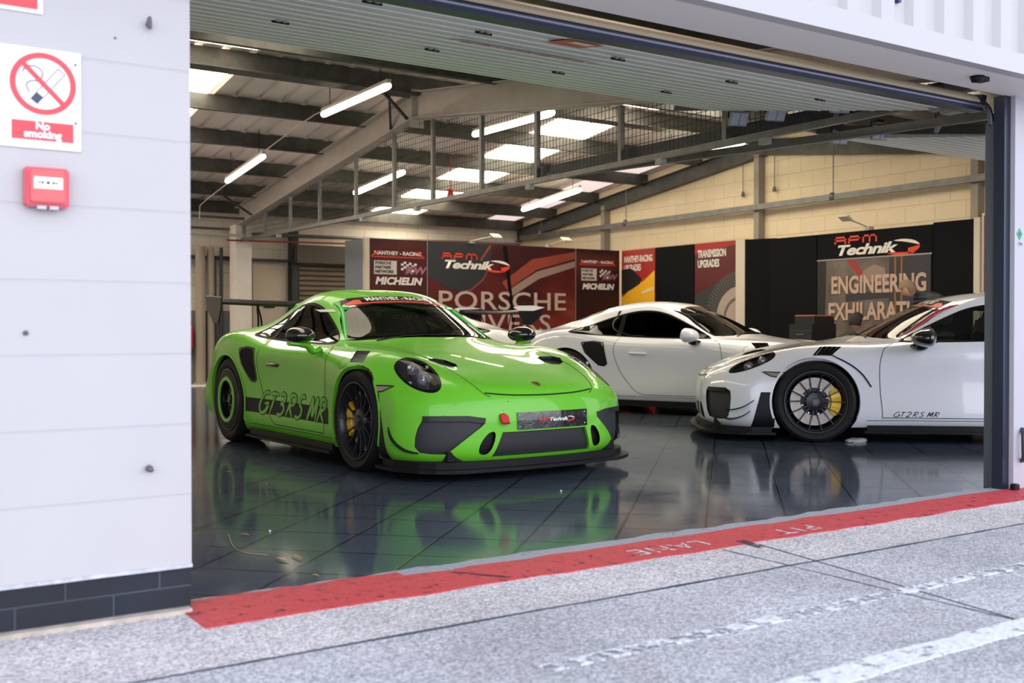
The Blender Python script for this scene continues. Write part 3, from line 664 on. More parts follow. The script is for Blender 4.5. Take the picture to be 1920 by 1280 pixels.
def build_cage():
    n = len(TOP)
    verts = []; idx = {}
    def V(key, u, y, z):
        idx[key] = len(verts); verts.append([-u, y, z])
    for i in range(n):
        for j in range(7): V((i, j), *TOP[i][j])
    loop = [(0, j) for j in range(7)] + [(i, 6) for i in range(1, n)] + [(n - 1, j) for j in range(5, -1, -1)]
    def loopn(k):
        def p(q):
            if q < 0: u, y, _ = TOP[0][1]; return Vector((u, -y))
            if q >= len(loop): u, y, _ = TOP[-1][1]; return Vector((u, -y))
            u, y, _ = TOP[loop[q][0]][loop[q][1]]; return Vector((u, y))
        t = p(k + 1) - p(k - 1); return Vector((-t.y, t.x)).normalized()  # outward in (u,y)
    for k, (i, j) in enumerate(loop):
        u, y, z = TOP[i][j]; no = loopn(k)
        for L in range(5):
            if i == 0:
                # blend the corner towards the side
                f = max(0, (j - 3) / 3.0)
                zz = FRONT_Z[L]; o = FRONT_O[L]
                V(('b', k, L), u + no.x * o, (y + no.y * o) if j else 0, zz)
            elif i == n - 1:
                o = REAR_O[L]
                V(('b', k, L), u + no.x * o, (y + no.y * o) if j else 0, REAR_Z[L])
            else:
                V(('b', k, L), u, SIDE_W[i][L], SIDE_Z[i][L])
    faces = []
    for i in range(n - 1):
        for j in range(6):
            faces.append([idx[(i, j)], idx[(i, j + 1)], idx[(i + 1, j + 1)], idx[(i + 1, j)]])
    for k in range(len(loop) - 1):
        up = [idx[loop[k]], idx[loop[k + 1]]]
        for L in range(5):
            dn = [idx[('b', k, L)], idx[('b', k + 1, L)]]
            faces.append([up[0], dn[0], dn[1], up[1]]); up = dn
    # mirror
    N = len(verts); m = {}
    for a in range(N):
        if abs(verts[a][1]) < 1e-6: m[a] = a
        else: m[a] = len(verts); verts.append([verts[a][0], -verts[a][1], verts[a][2]])
    faces += [[m[a] for a in f[::-1]] for f in faces]
    return verts, faces

def subdivide(verts, faces, levels):
    me = bpy.data.meshes.new('tmp'); me.from_pydata(verts, [], faces); me.update()
    o = bpy.data.objects.new('tmp', me); COL.objects.link(o)
    md = o.modifiers.new('s', 'SUBSURF'); md.levels = levels; md.render_levels = levels; md.quality = 5
    dg = bpy.context.evaluated_depsgraph_get(); dg.update()
    ev = o.evaluated_get(dg); m2 = bpy.data.meshes.new_from_object(ev)
    bpy.data.objects.remove(o); bpy.data.meshes.remove(me)
    return m2

def fit_cage():
    verts, faces = build_cage()
    target = [Vector(v) for v in verts]; cur = [Vector(v) for v in verts]
    for it in range(4):
        m = subdivide([tuple(v) for v in cur], faces, 2)
        for k in range(len(cur)):
            d = target[k] - m.vertices[k].co
            cur[k] = cur[k] + d * 0.8
            if abs(target[k].y) < 1e-6: cur[k].y = 0
        bpy.data.meshes.remove(m)
    return subdivide([tuple(v) for v in cur], faces, 3)

BODY = fit_cage()
BODY.name = 'body_shape'
_bm = bmesh.new(); _bm.from_mesh(BODY); bmesh.ops.recalc_face_normals(_bm, faces=_bm.faces[:])
# make sure it points outward
_f = max(_bm.faces, key=lambda f: f.calc_center_median().z)
if _f.normal.z < 0: bmesh.ops.reverse_faces(_bm, faces=_bm.faces[:])
_bm.to_mesh(BODY)
BVH = BVHTree.FromBMesh(_bm); 
_bm.faces.ensure_lookup_table(); _bm.normal_update()
SRC_N = [(tuple(v.co for v in f.verts), tuple(v.normal.copy() for v in f.verts)) for f in _bm.faces]
from mathutils.interpolate import poly_3d_calc
def src_normal(co):
    loc, no, fi, d = BVH.find_nearest(co)
    cs, ns = SRC_N[fi]
    w = poly_3d_calc(cs, loc)
    v = Vector((0, 0, 0))
    for a, b in zip(w, ns): v += b * a
    return v.normalized() if v.length > 1e-6 else no
def body_hit(o, d):
    loc, no, fi, dist = BVH.ray_cast(Vector(o), Vector(d).normalized())
    return loc

def chaikin(p, n=2):
    for _ in range(n):
        q = []
        for a, b in zip(p, p[1:] + p[:1]):
            a = Vector(a); b = Vector(b)
            q += [a * .75 + b * .25, a * .25 + b * .75]
        p = q
    return [tuple(a) for a in p]

class Frame:
    def __init__(s, o, ax, ay):
        s.o = Vector(o); s.ax = Vector(ax).normalized(); s.ay = Vector(ay); s.ay = (s.ay - s.ax * s.ay.dot(s.ax)).normalized()
        s.n = s.ax.cross(s.ay)
    def to2(s, p): d = p - s.o; return Vector((d.dot(s.ax), d.dot(s.ay)))
    def to3(s, q, h=0): return s.o + s.ax * q[0] + s.ay * q[1] + s.n * h

F_SIDE = {1: Frame((0, 0, 0), (-1, 0, 0), (0, 0, 1)), -1: Frame((0, 0, 0), (-1, 0, 0), (0, 0, 1))}   # (u, z)
F_FRONT = Frame((0, 0, 0), (0, 1, 0), (0, 0, 1))        # (y, z)
F_TOPV = Frame((0, 0, 0), (-1, 0, 0), (0, 1, 0))        # (u, y)

def cut_region(bm, fr, poly, filt, tagv):
    """slice the faces of bm along a convex outline seen along fr.n; returns the faces inside"""
    ly = bm.faces.layers.int.get('cut') or bm.faces.layers.int.new('cut')
    area = sum(a[0] * b[1] - b[0] * a[1] for a, b in zip(poly, poly[1:] + poly[:1]))
    if area < 0: poly = poly[::-1]
    x0 = min(p[0] for p in poly); x1 = max(p[0] for p in poly); y0 = min(p[1] for p in poly); y1 = max(p[1] for p in poly)
    S = []
    for f in bm.faces:
        if f[ly] != 0 or not filt(f): continue
        q = [fr.to2(v.co) for v in f.verts]
        if max(a.x for a in q) < x0 or min(a.x for a in q) > x1 or max(a.y for a in q) < y0 or min(a.y for a in q) > y1: continue
        f[ly] = tagv; S.append(f)
    for a, b in zip(poly, poly[1:] + poly[:1]):
        a = Vector(a); b = Vector(b); e = b - a
        if e.length < 1e-6: continue
        nin = Vector((-e.y, e.x)).normalized()
        n3 = fr.ax * nin.x + fr.ay * nin.y
        co = fr.to3(a)
        geom = set(S)
        for f in S: geom.update(f.edges); geom.update(f.verts)
        bmesh.ops.bisect_plane(bm, geom=list(geom), dist=1e-5, plane_co=co, plane_no=n3)
        S2 = []
        for f in bm.faces:
            if f[ly] == tagv:
                if (fr.to2(f.calc_center_median()) - a).dot(nin) > 0: S2.append(f)
                else: f[ly] = 0
        S = S2
    return S

def take(bm, faces, off=0.0, vec=None, delete=True, only=None):
    """copy faces into a new bmesh moved off along the surface normal (plus vec), removing them from bm"""
    nb = bmesh.new(); vm = {}
    for f in faces:
        vs = []
        for v in f.verts:
            if v not in vm:
                n = src_normal(v.co)
                vm[v] = nb.verts.new(v.co + n * off + (Vector(vec) if vec else Vector()))
            vs.append(vm[v])
        try: nb.faces.new(vs)
        except ValueError: pass
    if delete: bmesh.ops.delete(bm, geom=faces, context='FACES')
    return nb

def rim_walls(bm, depth_vec=None, depth_n=None, mi=0):
    """walls inward from every open edge of bm"""
    es = [e for e in bm.edges if len(e.link_faces) == 1]
    r = bmesh.ops.extrude_edge_only(bm, edges=es)
    for v in [g for g in r['geom'] if isinstance(g, bmesh.types.BMVert)]:
        if depth_vec is not None: v.co += Vector(depth_vec)
        else: v.co -= src_normal(v.co) * depth_n
    for g in r['geom']:
        if isinstance(g, bmesh.types.BMFace): g.material_index = mi
    return bm

def set_normals(o, flip=False):
    """smooth shading taken from the uncut body so seams do not show"""
    me = o.data
    me.polygons.foreach_set('use_smooth', [True] * len(me.polygons))
    me.normals_split_custom_set_from_vertices([src_normal(v.co) for v in me.vertices])

def ribbon(pts, w, off, closed=False, sub=0.03):
    """strip of width w laid on the body through 3D points already on/near it"""
    P = []
    seq = [Vector(p) for p in pts] + ([Vector(pts[0])] if closed else [])
    for a, b in zip(seq, seq[1:]):
        n = max(1, int((b - a).length / sub))
        for k in range(n): P.append(a.lerp(b, k / n))
    P.append(seq[-1])
    Q = []
    for p in P:
        loc, no, fi, d = BVH.find_nearest(p); Q.append(loc)
    bm = bmesh.new(); prev = None
    for i, p in enumerate(Q):
        t = (Q[min(i + 1, len(Q) - 1)] - Q[max(i - 1, 0)])
        if t.length < 1e-7: continue
        n = src_normal(p); s = t.normalized().cross(n).normalized()
        a = bm.verts.new(p + s * w / 2 + n * off); b = bm.verts.new(p - s * w / 2 + n * off)
        if prev: bm.faces.new((prev[0], prev[1], b, a))
        prev = (a, b)
    return bm

def side_pts(uz, sgn):
    """(u,z) outline dropped on the flank from outside"""
    out = []
    for u, z in uz:
        h = body_hit((-u, 2.0 * sgn, z), (0, -sgn, 0))
        if h: out.append(h)
    return out

def drape(bm2, fr, off, dist=1.5, flip=False):
    """flat 2D mesh in (x,y) dropped on the body along -fr.n"""
    dead = []
    for v in bm2.verts:
        o = fr.to3((v.co.x, v.co.y), dist)
        h = body_hit(o, -fr.n)
        if h is None: dead.append(v); continue
        v.co = h + src_normal(h) * off
    if dead: bmesh.ops.delete(bm2, geom=dead, context='VERTS')
    return bm2

# ================================================================ materials used by the cars
def paint(name, col, rough=0.35, coat=.55):
    return mat(name, col, rough, coat=coat, spec=0.25)
def sheet_glass(name, tint=(0.25, 0.28, 0.27), refl=0.06, ior=1.5):
    if name in MATS: return MATS[name]
    m = bpy.data.materials.new(name); m.use_nodes = True; nt = m.node_tree; nt.nodes.clear()
    out = nt.nodes.new('ShaderNodeOutputMaterial'); mx = nt.nodes.new('ShaderNodeMixShader')
    tr = nt.nodes.new('ShaderNodeBsdfTransparent'); tr.inputs[0].default_value = (*tint, 1)
    gl = nt.nodes.new('ShaderNodeBsdfGlossy'); gl.inputs['Roughness'].default_value = 0.02
    fr = nt.nodes.new('ShaderNodeFresnel'); fr.inputs[0].default_value = ior
    ad = nt.nodes.new('ShaderNodeMath'); ad.inputs[1].default_value = refl - 0.04; ad.use_clamp = True
    nt.links.new(fr.outputs[0], ad.inputs[0]); nt.links.new(ad.outputs[0], mx.inputs[0])
    nt.links.new(tr.outputs[0], mx.inputs[1]); nt.links.new(gl.outputs[0], mx.inputs[2]); nt.links.new(mx.outputs[0], out.inputs[0])
    MATS[name] = m; return m
def mesh_mat(name, dark, light, scale, coord='Object', rot=None):
    """fine honeycomb mesh"""
    if name in MATS: return MATS[name]
    m = bpy.data.materials.new(name); m.use_nodes = True; nt = m.node_tree; b = nt.nodes['Principled BSDF']
    t = nt.nodes.new('ShaderNodeTexCoord'); mp = nt.nodes.new('ShaderNodeMapping')
    sp = nt.nodes.new('ShaderNodeSeparateXYZ'); cb = nt.nodes.new('ShaderNodeCombineXYZ'); nt.nodes.remove(mp)
    v = nt.nodes.new('ShaderNodeTexBrick'); v.inputs['Scale'].default_value = scale; v.inputs['Brick Width'].default_value = 1.0; v.inputs['Row Height'].default_value = .62
    v.inputs['Mortar Size'].default_value = .14; v.inputs['Mortar Smooth'].default_value = .4
    v.inputs['Color1'].default_value = (*dark, 1); v.inputs['Color2'].default_value = (*dark, 1); v.inputs['Mortar'].default_value = (*light, 1)
    nt.links.new(t.outputs[coord], sp.inputs[0]); nt.links.new(sp.outputs['Y'], cb.inputs[0]); nt.links.new(sp.outputs['Z'], cb.inputs[1]); nt.links.new(cb.outputs[0], v.inputs['Vector']); nt.links.new(v.outputs['Color'], b.inputs['Base Color'])
    b.inputs['Roughness'].default_value = 0.55
    MATS[name] = m; return m

SATB = mat('satin_black', (.008, .009, .012), .30, spec=.35)
GLOSSB = mat('gloss_black', (.008, .008, .010), .12, coat=1)
CARBON = mat('satin_carbon', (.009, .009, .011), .38, spec=.4)
RUBBER = mat('tyre_rubber', (.009, .009, .011), .6, bump=(160, .25), spec=.3)
WELL = mat('wheel_well', (.004, .004, .005), .9)
RIMM = mat('satin_black_alloy', (.030, .032, .042), .30, metal=.5)
DISCM = mat('brake_disc', (.62, .56, .53), .4, metal=.25, bump=(90, .1))
DISCH = mat('disc_hat', (.05, .05, .055), .5, metal=.5)
YEL = mat('yellow_caliper', (.85, .52, .01), .35, coat=.5)
SEAM = mat('panel_gap', (.01, .012, .008), .7)
CHROME = mat('bright_metal', (.75, .75, .76), .15, metal=1)
TRIM = mat('seat_fabric', (.012, .013, .016), .8)
GRILL = mesh_mat('honeycomb_grille', (.006, .006, .008), (.050, .053, .062), 95)
LAMPIN = mat('lamp_housing', (.02, .021, .025), .25, coat=.3)
LAMPGL = sheet_glass('lamp_cover', (.92, .93, .95), .04, 1.18)
GLASS = sheet_glass('car_glass', (.50, .54, .52), .040, 1.40)
DARKGL = sheet_glass('privacy_glass', (.07, .075, .08), .035, 1.16)
WHITEV = mat('white_vinyl', (.85, .85, .86), .4)
REDV = mat('red_vinyl', (.75, .03, .02), .4)

# ================================================================ wheels
def make_wheel(parent, pos, sgn, rad, width, rear_cover=False, steer=0.0, ring=None, caliper=True, spokes=14):
    """wheel with its outer face at y=0 looking along -Y, then turned for its side"""
    w = bpy.data.objects.new('wheel', None); COL.objects.link(w); w.parent = parent
    w.location = pos; w.rotation_euler = (0, 0, (0 if sgn < 0 else math.pi) + steer)
    rr = .262
    # tyre: outer side at y=0, inner at y=width
    bm = NB(); sw = rad - rr; W = width
    prof = [(rr - .012, .030), (rr, .016), (rr + sw * .25, .006), (rr + sw * .6, .0), (rr + sw * .82, .010), (rad - .008, .024), (rad, .040)]
    n_gr = 4
    for k in range(n_gr):
        y = .040 + (W - .08) * (k + 1) / (n_gr + 1)
        prof += [(rad, y - .008), (rad - .008, y - .006), (rad - .008, y + .006), (rad, y + .008)]
    prof += [(rad, W - .040), (rad - .008, W - .024), (rr + sw * .6, W), (rr, W - .016), (rr - .012, W - .03)]
    lathe(bm, prof, 64)
    t = obj('tyre', fixn(bm), RUBBER, w, True, 40)
    # rim
    bm = NB()
    lathe(bm, [(rr + .004, .012), (rr + .002, .004), (rr - .006, .004), (rr - .014, .012), (rr - .02, .03), (rr - .03, .06), (rr - .035, W - .05), (rr - .005, W - .02)], 64)
    if not rear_cover:
        # seven pairs of thin spokes
        npair = spokes // 2
        for p in range(npair):
            a0 = 2 * math.pi * p / npair + .22
            for s in (-1, 1):
                a1 = a0 + s * math.pi / spokes * 1.0
                ai = a0 + s * .12
                pi_ = Vector((math.cos(ai) * .062, .040, math.sin(ai) * .062)); po = Vector((math.cos(a1) * (rr - .012), .016, math.sin(a1) * (rr - .012)))
                mid = pi_.lerp(po, .45) + Vector((0, .010, 0))
                T = Vector((-math.sin(a1), 0, math.cos(a1)))
                rings = []
                for q, wd, th in ((pi_, .020, .040), (mid, .013, .034), (po, .009, .026)):
                    rings.append([bm.verts.new(q + T * x * wd / 2 + Vector((0, y, 0))) for x, y in ((-.5, 0), (.5, 0), (1, th), (-1, th))])
                for a, b in zip(rings, rings[1:]):
                    for k in range(4): bm.faces.new((a[k], a[(k + 1) % 4], b[(k + 1) % 4], b[k]))
        lathe(bm, [(.0, .030), (.030, .030), (.052, .034), (.075, .040), (.088, .06), (.088, .11), (0, .11)], 40)
    fixn(bm)
    obj('rim', bm, RIMM, w, True, 35)
    bm = NB()
    lathe(bm, [(0, .012), (.020, .012), (.024, .016), (.030, .016), (.034, .020), (.036, .035), (0, .035)], 6 if False else 32)
    for k in range(10):
        a = k * math.pi / 5; box(bm, (math.cos(a) * .036, .028, math.sin(a) * .036), (.007, .016, .007))
    cl = obj('centre_lock', fixn(bm), mat('lock_metal', (.10, .10, .11), .3, metal=.8), w, True, 35)
    if rear_cover:
        bm = NB(); lathe(bm, [(.165, .006), (.172, -.004), (.20, -.006), (rr - .004, .006), (rr - .004, .012), (.2, .012), (.165, .02)], 64)
        obj('aero_disc', fixn(bm), BLACK, w, True, 35)
        bm = NB(); lathe(bm, [(.163, .0), (.163, -.012), (.190, -.014), (.197, -.006), (.192, .0)], 64)
        obj('aero_disc_ring', fixn(bm), ring, w, True, 35)
        bm = NB()
        for k in range(10):
            a = k * math.pi / 5 + .1
            beam(bm, (math.cos(a) * .05, .05, math.sin(a) * .05), (math.cos(a + .1) * .18, .035, math.sin(a + .1) * .18), .016, .014, up=(0, 1, 0))
        lathe(bm, [(0, .03), (.06, .035), (.075, .06), (0, .06)], 32)
        obj('spoke_set', fixn(bm), RIMM, w, True, 35)
    # brake disc
    bm = NB(); lathe(bm, [(.118, .078), (.203, .078), (.205, .082), (.205, .108), (.118, .108)], 56, closed=True)
    for i in range(70):
        a = i * 2 * math.pi / 70 * 3.0 + i * .9; r_ = (.132, .147, .162, .177, .191)[i % 5]
        a = i * 2 * math.pi / 70
        for q in (0,):
            c = Vector((math.cos(a) * r_, .0775, math.sin(a) * r_))
            lathe(bm, [(0, -.0006), (.0032, -.0006), (.0032, .0)], 6, M=Matrix.Translation(c), mi=1)
    obj('brake_disc', fixn(bm), [DISCM, WELL], w, True, 35)
    bm = NB(); lathe(bm, [(0, .070), (.10, .072), (.112, .078), (.118, .080), (.118, .10), (0, .10)], 40)
    for k in range(8):
        a = k * math.pi / 4 + .3
        lathe(bm, [(0, -.004), (.007, -.004), (.008, .004)], 10, M=Matrix.Translation((math.cos(a) * .108, .073, math.sin(a) * .108)), mi=1)
    obj('disc_hat', fixn(bm), [DISCH, CHROME], w, True, 35)
    if caliper:
        bm = NB(); N = 12; a0, a1 = -.62, .62
        ri, ro = .128, .226
        for k in range(N):
            pass
        ring = []
        for k in range(N + 1):
            a = a0 + (a1 - a0) * k / N; bulge = .006 * math.cos(k * math.pi * 3 / N) ** 2
            e = 1 - (abs(k - N / 2) / (N / 2)) ** 4 * .35
            rm = (ri + ro) / 2; h = (ro - ri) / 2 * e
            ring.append([bm.verts.new((math.cos(a) * r_, y, math.sin(a) * r_)) for r_, y in ((rm - h, .068), (rm - h * .8, .052 - bulge), (rm + h * .8, .052 - bulge), (rm + h, .068), (rm + h, .12), (rm - h, .12))])
        for a, b in zip(ring, ring[1:]):
            for k in range(6): bm.faces.new((a[k], a[(k + 1) % 6], b[(k + 1) % 6], b[k]))
        bm.faces.new(ring[0][::-1]); bm.faces.new(ring[-1])
        c = obj('brake_caliper', fixn(bm), YEL, w, True, 30)
        c.rotation_euler = (0, (0.0 if sgn > 0 else 0.0) + (math.pi if False else 0), 0)
        c['side'] = sgn
        if sgn > 0: c.rotation_euler = (0, 0, 0)
        # calipers sit behind the axle: local -X after the turn for the right side
        if sgn < 0: c.rotation_euler = (0, math.pi, 0)
        del c['side']
    return w

# ================================================================ the car
def rev(pts, s): return [(-u, s * abs(y) if True else y, z) for u, y, z in pts]

def V3(u, y, z): return Vector((-u, y, z))

def make_car(name, label, colour, kind, glass, cage=None, script=None, group=None):
    """kind 'gt3' (green, striped) or 'gt2' (white)"""
    green = kind == 'gt3'
    root = thing(name, label, 'car', group=group)
    bm = bmesh.new(); bm.from_mesh(BODY); bm.faces.layers.int.new('cut')
    TAGN = [0]
    def cut(fr, p3, filt, smooth=2, two_d=False):
        TAGN[0] += 1
        p = [tuple(a) for a in p3] if two_d else [tuple(fr.to2(Vector(a))) for a in p3]
        if smooth: p = chaikin(p, smooth)
        return cut_region(bm, fr, p, filt, TAGN[0])
    def cen(f): return f.calc_center_median()
    # --- wheel openings
    for u, zc, r in ((0, .345, .368), (WB, .36, .385)):
        for s in (1, -1):
            pts = [(u + r * math.cos(a), zc + r * math.sin(a)) for a in [2 * math.pi * k / 36 for k in range(36)]]
            fs = cut(F_SIDE[s], pts, lambda f: cen(f).y * s > .3 and abs(f.normal.y) > -.2 and cen(f).z < .85 and (cen(f).y * s > .6), 0, True)
            bmesh.ops.delete(bm, geom=fs, context='FACES')
    # --- windscreen and rear window
    F_WS = Frame((0, 0, 0), (0, 1, 0), (-.66, 0, .75))
    half = [(0, .966), (.3, .988), (.5, 1.030), (.60, 1.072), (.652, 1.125), (.563, 1.43), (.475, 1.64), (.44, 1.685), (.40, 1.700), (0, 1.700)]
    kf = (.66 ** 2 + .75 ** 2) ** .5
    half = [(y, v / kf) for y, v in half]
    ws = half + [(-y, v) for y, v in half[::-1] if y > 0]
    fs = cut(F_WS, ws, lambda f: .25 < -cen(f).x < 1.45 and f.normal.x > .06 and cen(f).z > .84, 0, True)
    g = take(bm, fs, -.002)
    o = obj('windscreen', g, glass, root); set_normals(o)
    if green: o['label'] = 'clear windscreen with black sun strip'
    rw = [(-.44, 1.02), (.44, 1.02), (.40, 1.235), (-.40, 1.235)]
    fs = cut(F_FRONT, rw, lambda f: 1.9 < -cen(f).x < 2.95 and cen(f).z > .97, 2, True)
    g = take(bm, fs, -.002); o = obj('rear_window', g, glass, root); set_normals(o)
    # --- side windows (front glass, pillar, quarter glass)
    dlo = [(.70, .845), (.72, .865), (1.14, 1.070), (1.33, 1.150), (1.53, 1.182), (1.75, 1.168), (2.0, 1.11), (2.25, 1.03), (2.44, .955), (2.46, .925), (2.36, .905), (1.9, .872), (1.3, .852)]
    fullp = chaikin(dlo, 2)
    if green: dlo = [(.70, .845), (.72, .865), (1.14, 1.070), (1.33, 1.150), (1.53, 1.182), (1.72, 1.165), (1.92, 1.10), (2.06, 1.03), (2.15, .96), (2.15, .925), (2.08, .90), (1.8, .872), (1.3, .852)]
    fullp = chaikin(dlo, 2)
    for s in (1, -1):
        fs = cut(F_SIDE[s], fullp, lambda f: cen(f).y * s > .35 and f.normal.y * s > .1 and cen(f).z > .80, 0, True)
        g = take(bm, fs, -.001)
        gl = bmesh.new()  # split into frame band and panes
        g.faces.layers.int.new('cut')
        cx, cz = 1.55, .99
        inner = [(cx + (u - cx) * .955, cz + (z - cz) * .89) for u, z in fullp]
        def clipconv(poly, a, b):   # keep the side of the line a->b that lies on its left
            out = []
            A = Vector(a); D = Vector(b) - A
            sd = lambda p: D.x * (p[1] - A.y) - D.y * (p[0] - A.x)
            for p, q in zip(poly, poly[1:] + poly[:1]):
                sp, sq = sd(p), sd(q)
                if sp >= 0: out.append(p)
                if sp * sq < 0:
                    t = sp / (sp - sq); out.append((p[0] + (q[0] - p[0]) * t, p[1] + (q[1] - p[1]) * t))
            return out
        front = clipconv(inner, (1.74, 0), (1.84, 1.3)); rear = clipconv(inner, (1.90, 1.3), (1.80, 0))
        for nm, pp, gm in (('side_window', front, glass), ('quarter_window', rear, glass if green else DARKGL)):
            fs = cut_region(g, F_SIDE[s], pp, lambda f: True, 1)
            w_ = take(g, fs, -.003); o = obj(nm, w_, gm, root); set_normals(o)
            for f in g.faces: f[g.faces.layers.int['cut']] = 0
        gl.free()
        o = obj('window_frame', g, mat('window_trim', (.004, .004, .005), .6, spec=.1), root); set_normals(o)
    # --- headlights
    hl = [(-.326, -.796, .707), (-.272, -.747, .755), (-.295, -.658, .785), (-.426, -.608, .755), (-.620, -.615, .665), (-.740, -.660, .595), (-.735, -.713, .555), (-.643, -.771, .563), (-.487, -.803, .615)]
    hc = Vector((-.50, -.70, .67))
    for s in (1, -1):
        k = 1.0 if green else .86
        P = [Vector((-(hc.x + (u - hc.x) * k), -s * (hc.y + (y - hc.y) * k), hc.z + (z - hc.z) * k)) for u, y, z in hl]
        C = Vector((-hc.x, -s * hc.y, hc.z))
        if s == 1: C.y = .70; P = [Vector((p.x, abs(p.y), p.z)) for p in P]
        else: C.y = -.70; P = [Vector((p.x, -abs(p.y), p.z)) for p in P]
        n = Vector((.80, s * .35, .50)).normalized()
        ay = Vector((0, 0, 1)); ax = ay.cross(n).normalized(); fr = Frame(C, ax, n.cross(ax))
        fs = cut(fr, P, lambda f: cen(f).x > .1 and cen(f).y * s > .45 and cen(f).z > .4, 2)
        cover = take(bm, fs, .002, delete=False)
        hsg = take(bm, fs, -.004)
        # bezel ring
        hsg2 = bmesh.new()
        q = chaikin([tuple(fr.to2(p)) for p in P], 2); qi = [(a * .84, b * .84) for a, b in q]
        hsg.faces.layers.int.new('cut')
        inner = cut_region(hsg, fr, qi, lambda f: True, 1)
        bowl = take(hsg, inner, 0); hsg2.free()
        for v in bowl.verts:
            e2 = fr.to2(v.co); rr_ = min(1, e2.length / .17); v.co -= n * (.045 * (1 - rr_ ** 3))
        hl_o = obj('headlight', hsg, BLACK, root); set_normals(hl_o)
        obj('lamp_bowl', bowl, LAMPIN, hl_o, True)
        long_ = (P[1] + P[2]) / 2 - (P[6] + P[5]) / 2; long_.normalize()
        for t, r_ in ((.078, .038), (-.070, .043)):
            c = C + long_ * t * (1 if green else .86) + n * -.006
            Q = Matrix.Translation(c) @ n.to_track_quat('Z', 'Y').to_matrix().to_4x4()
            b2 = NB(); lathe(b2, [(r_, -.03), (r_, .0), (r_ - .006, .006), (r_ - .010, .0), (r_ - .014, -.006)], 28, 'Z', M=Q, mi=0)
            lathe(b2, [(r_ - .014, -.006), (r_ * .5, .006), (.0001, .012)], 28, 'Z', M=Q, mi=1)
            obj('projector_lens', fixn(b2), [mat('lamp_ring', (.42, .42, .46), .3, metal=.6), mat('lens_glass', (.42, .40, .45), .15, metal=.6)], hl_o, True, 50)
        for kq in range(4):   # daytime light bars round the projectors
            a = (kq + .5) * math.pi / 2; b2 = NB()
            c = C + ax * math.cos(a) * .082 + fr.ay * math.sin(a) * .082 - n * .012
            box(b2, c, (.020, .020, .006), rot=n.to_track_quat('Z', 'Y').to_matrix()); obj('lamp_bar', b2, mat('lamp_bar', (.7, .7, .75), .3, metal=.3), hl_o)
        cv = obj('headlight_cover', cover, LAMPGL, hl_o); set_normals(cv)
    # --- bumper openings
    def opening(nm, fr, p3, filt, depth, gm, sm=2, frame_mat=BLACK, floor=True):
        fs = cut(fr, p3, filt, sm)
        if not fs: return None
        g = take(bm, fs, 0)
        if depth:
            for v in g.verts: v.co -= fr.n * depth
            w = g.copy(); rim_walls(w, depth_vec=fr.n * depth)
            bmesh.ops.delete(w, geom=[f for f in w.faces][:0], context='FACES')
            walls = bmesh.new(); nf = len(g.faces)
            w.faces.ensure_lookup_table()
            bmesh.ops.delete(w, geom=w.faces[:nf], context='FACES')
            walls.free()
            fo = obj(nm + '_surround', w, frame_mat, root)
        o = obj(nm, g, gm, root, True)
        return o
    for s in (1, -1):
        a = R(38); n = Vector((math.cos(a), s * math.sin(a), 0)); ax = Vector((0, 0, 1)).cross(n); fr = Frame((0, 0, 0), ax, (0, 0, 1))
        flt = lambda f: cen(f).x > .45 and cen(f).y * s > .3 and f.normal.x > .0
        if green:
            pts = [(.74, .795, .412), (.907, .56, .412), (.950, .46, .372), (.945, .50, .345), (.856, .632, .180), (.782, .735, .172), (.675, .825, .190), (.691, .828, .314)]
        else:
            pts = [(.74, .80, .45), (.90, .60, .45), (.92, .55, .42), (.90, .58, .20), (.84, .66, .18), (.76, .76, .18), (.70, .81, .215), (.69, .825, .42)]
        opening('side_intake_grille', fr, [(x, s * y, z) for x, y, z in pts], flt, .022, GRILL, 1)
        # lower mesh sits inside, hood lip across the top
        top = [V3(-x, s * y, z) for x, y, z in ([(.73, .80, .40), (.82, .70, .402), (.907, .565, .402), (.955, .46, .385)] if green else [(.74, .79, .44), (.82, .70, .44), (.90, .58, .44)])]
        b2 = ribbon(top, .034, .006); rim_walls(b2, depth_n=.02); obj('intake_blade', fixn(b2), SATB, root, True, 40)
        # upright slots either side of the middle grille
        flf = lambda f: cen(f).x > .6 and f.normal.x > .2
        opening('slot_intake', F_FRONT, [(1, s * y, z) for y, z in ((.372, .312), (.430, .312), (.488, .235), (.490, .168), (.415, .165))], flf, .03, BLACK, 2)
    opening('centre_grille', F_FRONT, [(1, -.335, .306), (1, .335, .306), (1, .395, .150), (1, -.395, .150)], lambda f: cen(f).x > .6 and f.normal.x > .2, .022, mesh_mat('fine_grille', (.012, .012, .014), (.030, .032, .038), 170), 0, frame_mat=colour)
    # --- bonnet ducts
    for s in (1, -1):
        pts = [(.235, s * .40, .8), (.315, s * .565, .8), (.500, s * .485, .75), (.465, s * .355, .75)]
        opening('bonnet_duct', Frame((0, 0, 0), (1, 0, 0), (0, 1, 0)), [Vector(p) for p in pts], lambda f: f.normal.z > .3 and 0 < cen(f).x < .9, .018, BLACK, 1, frame_mat=BLACK)
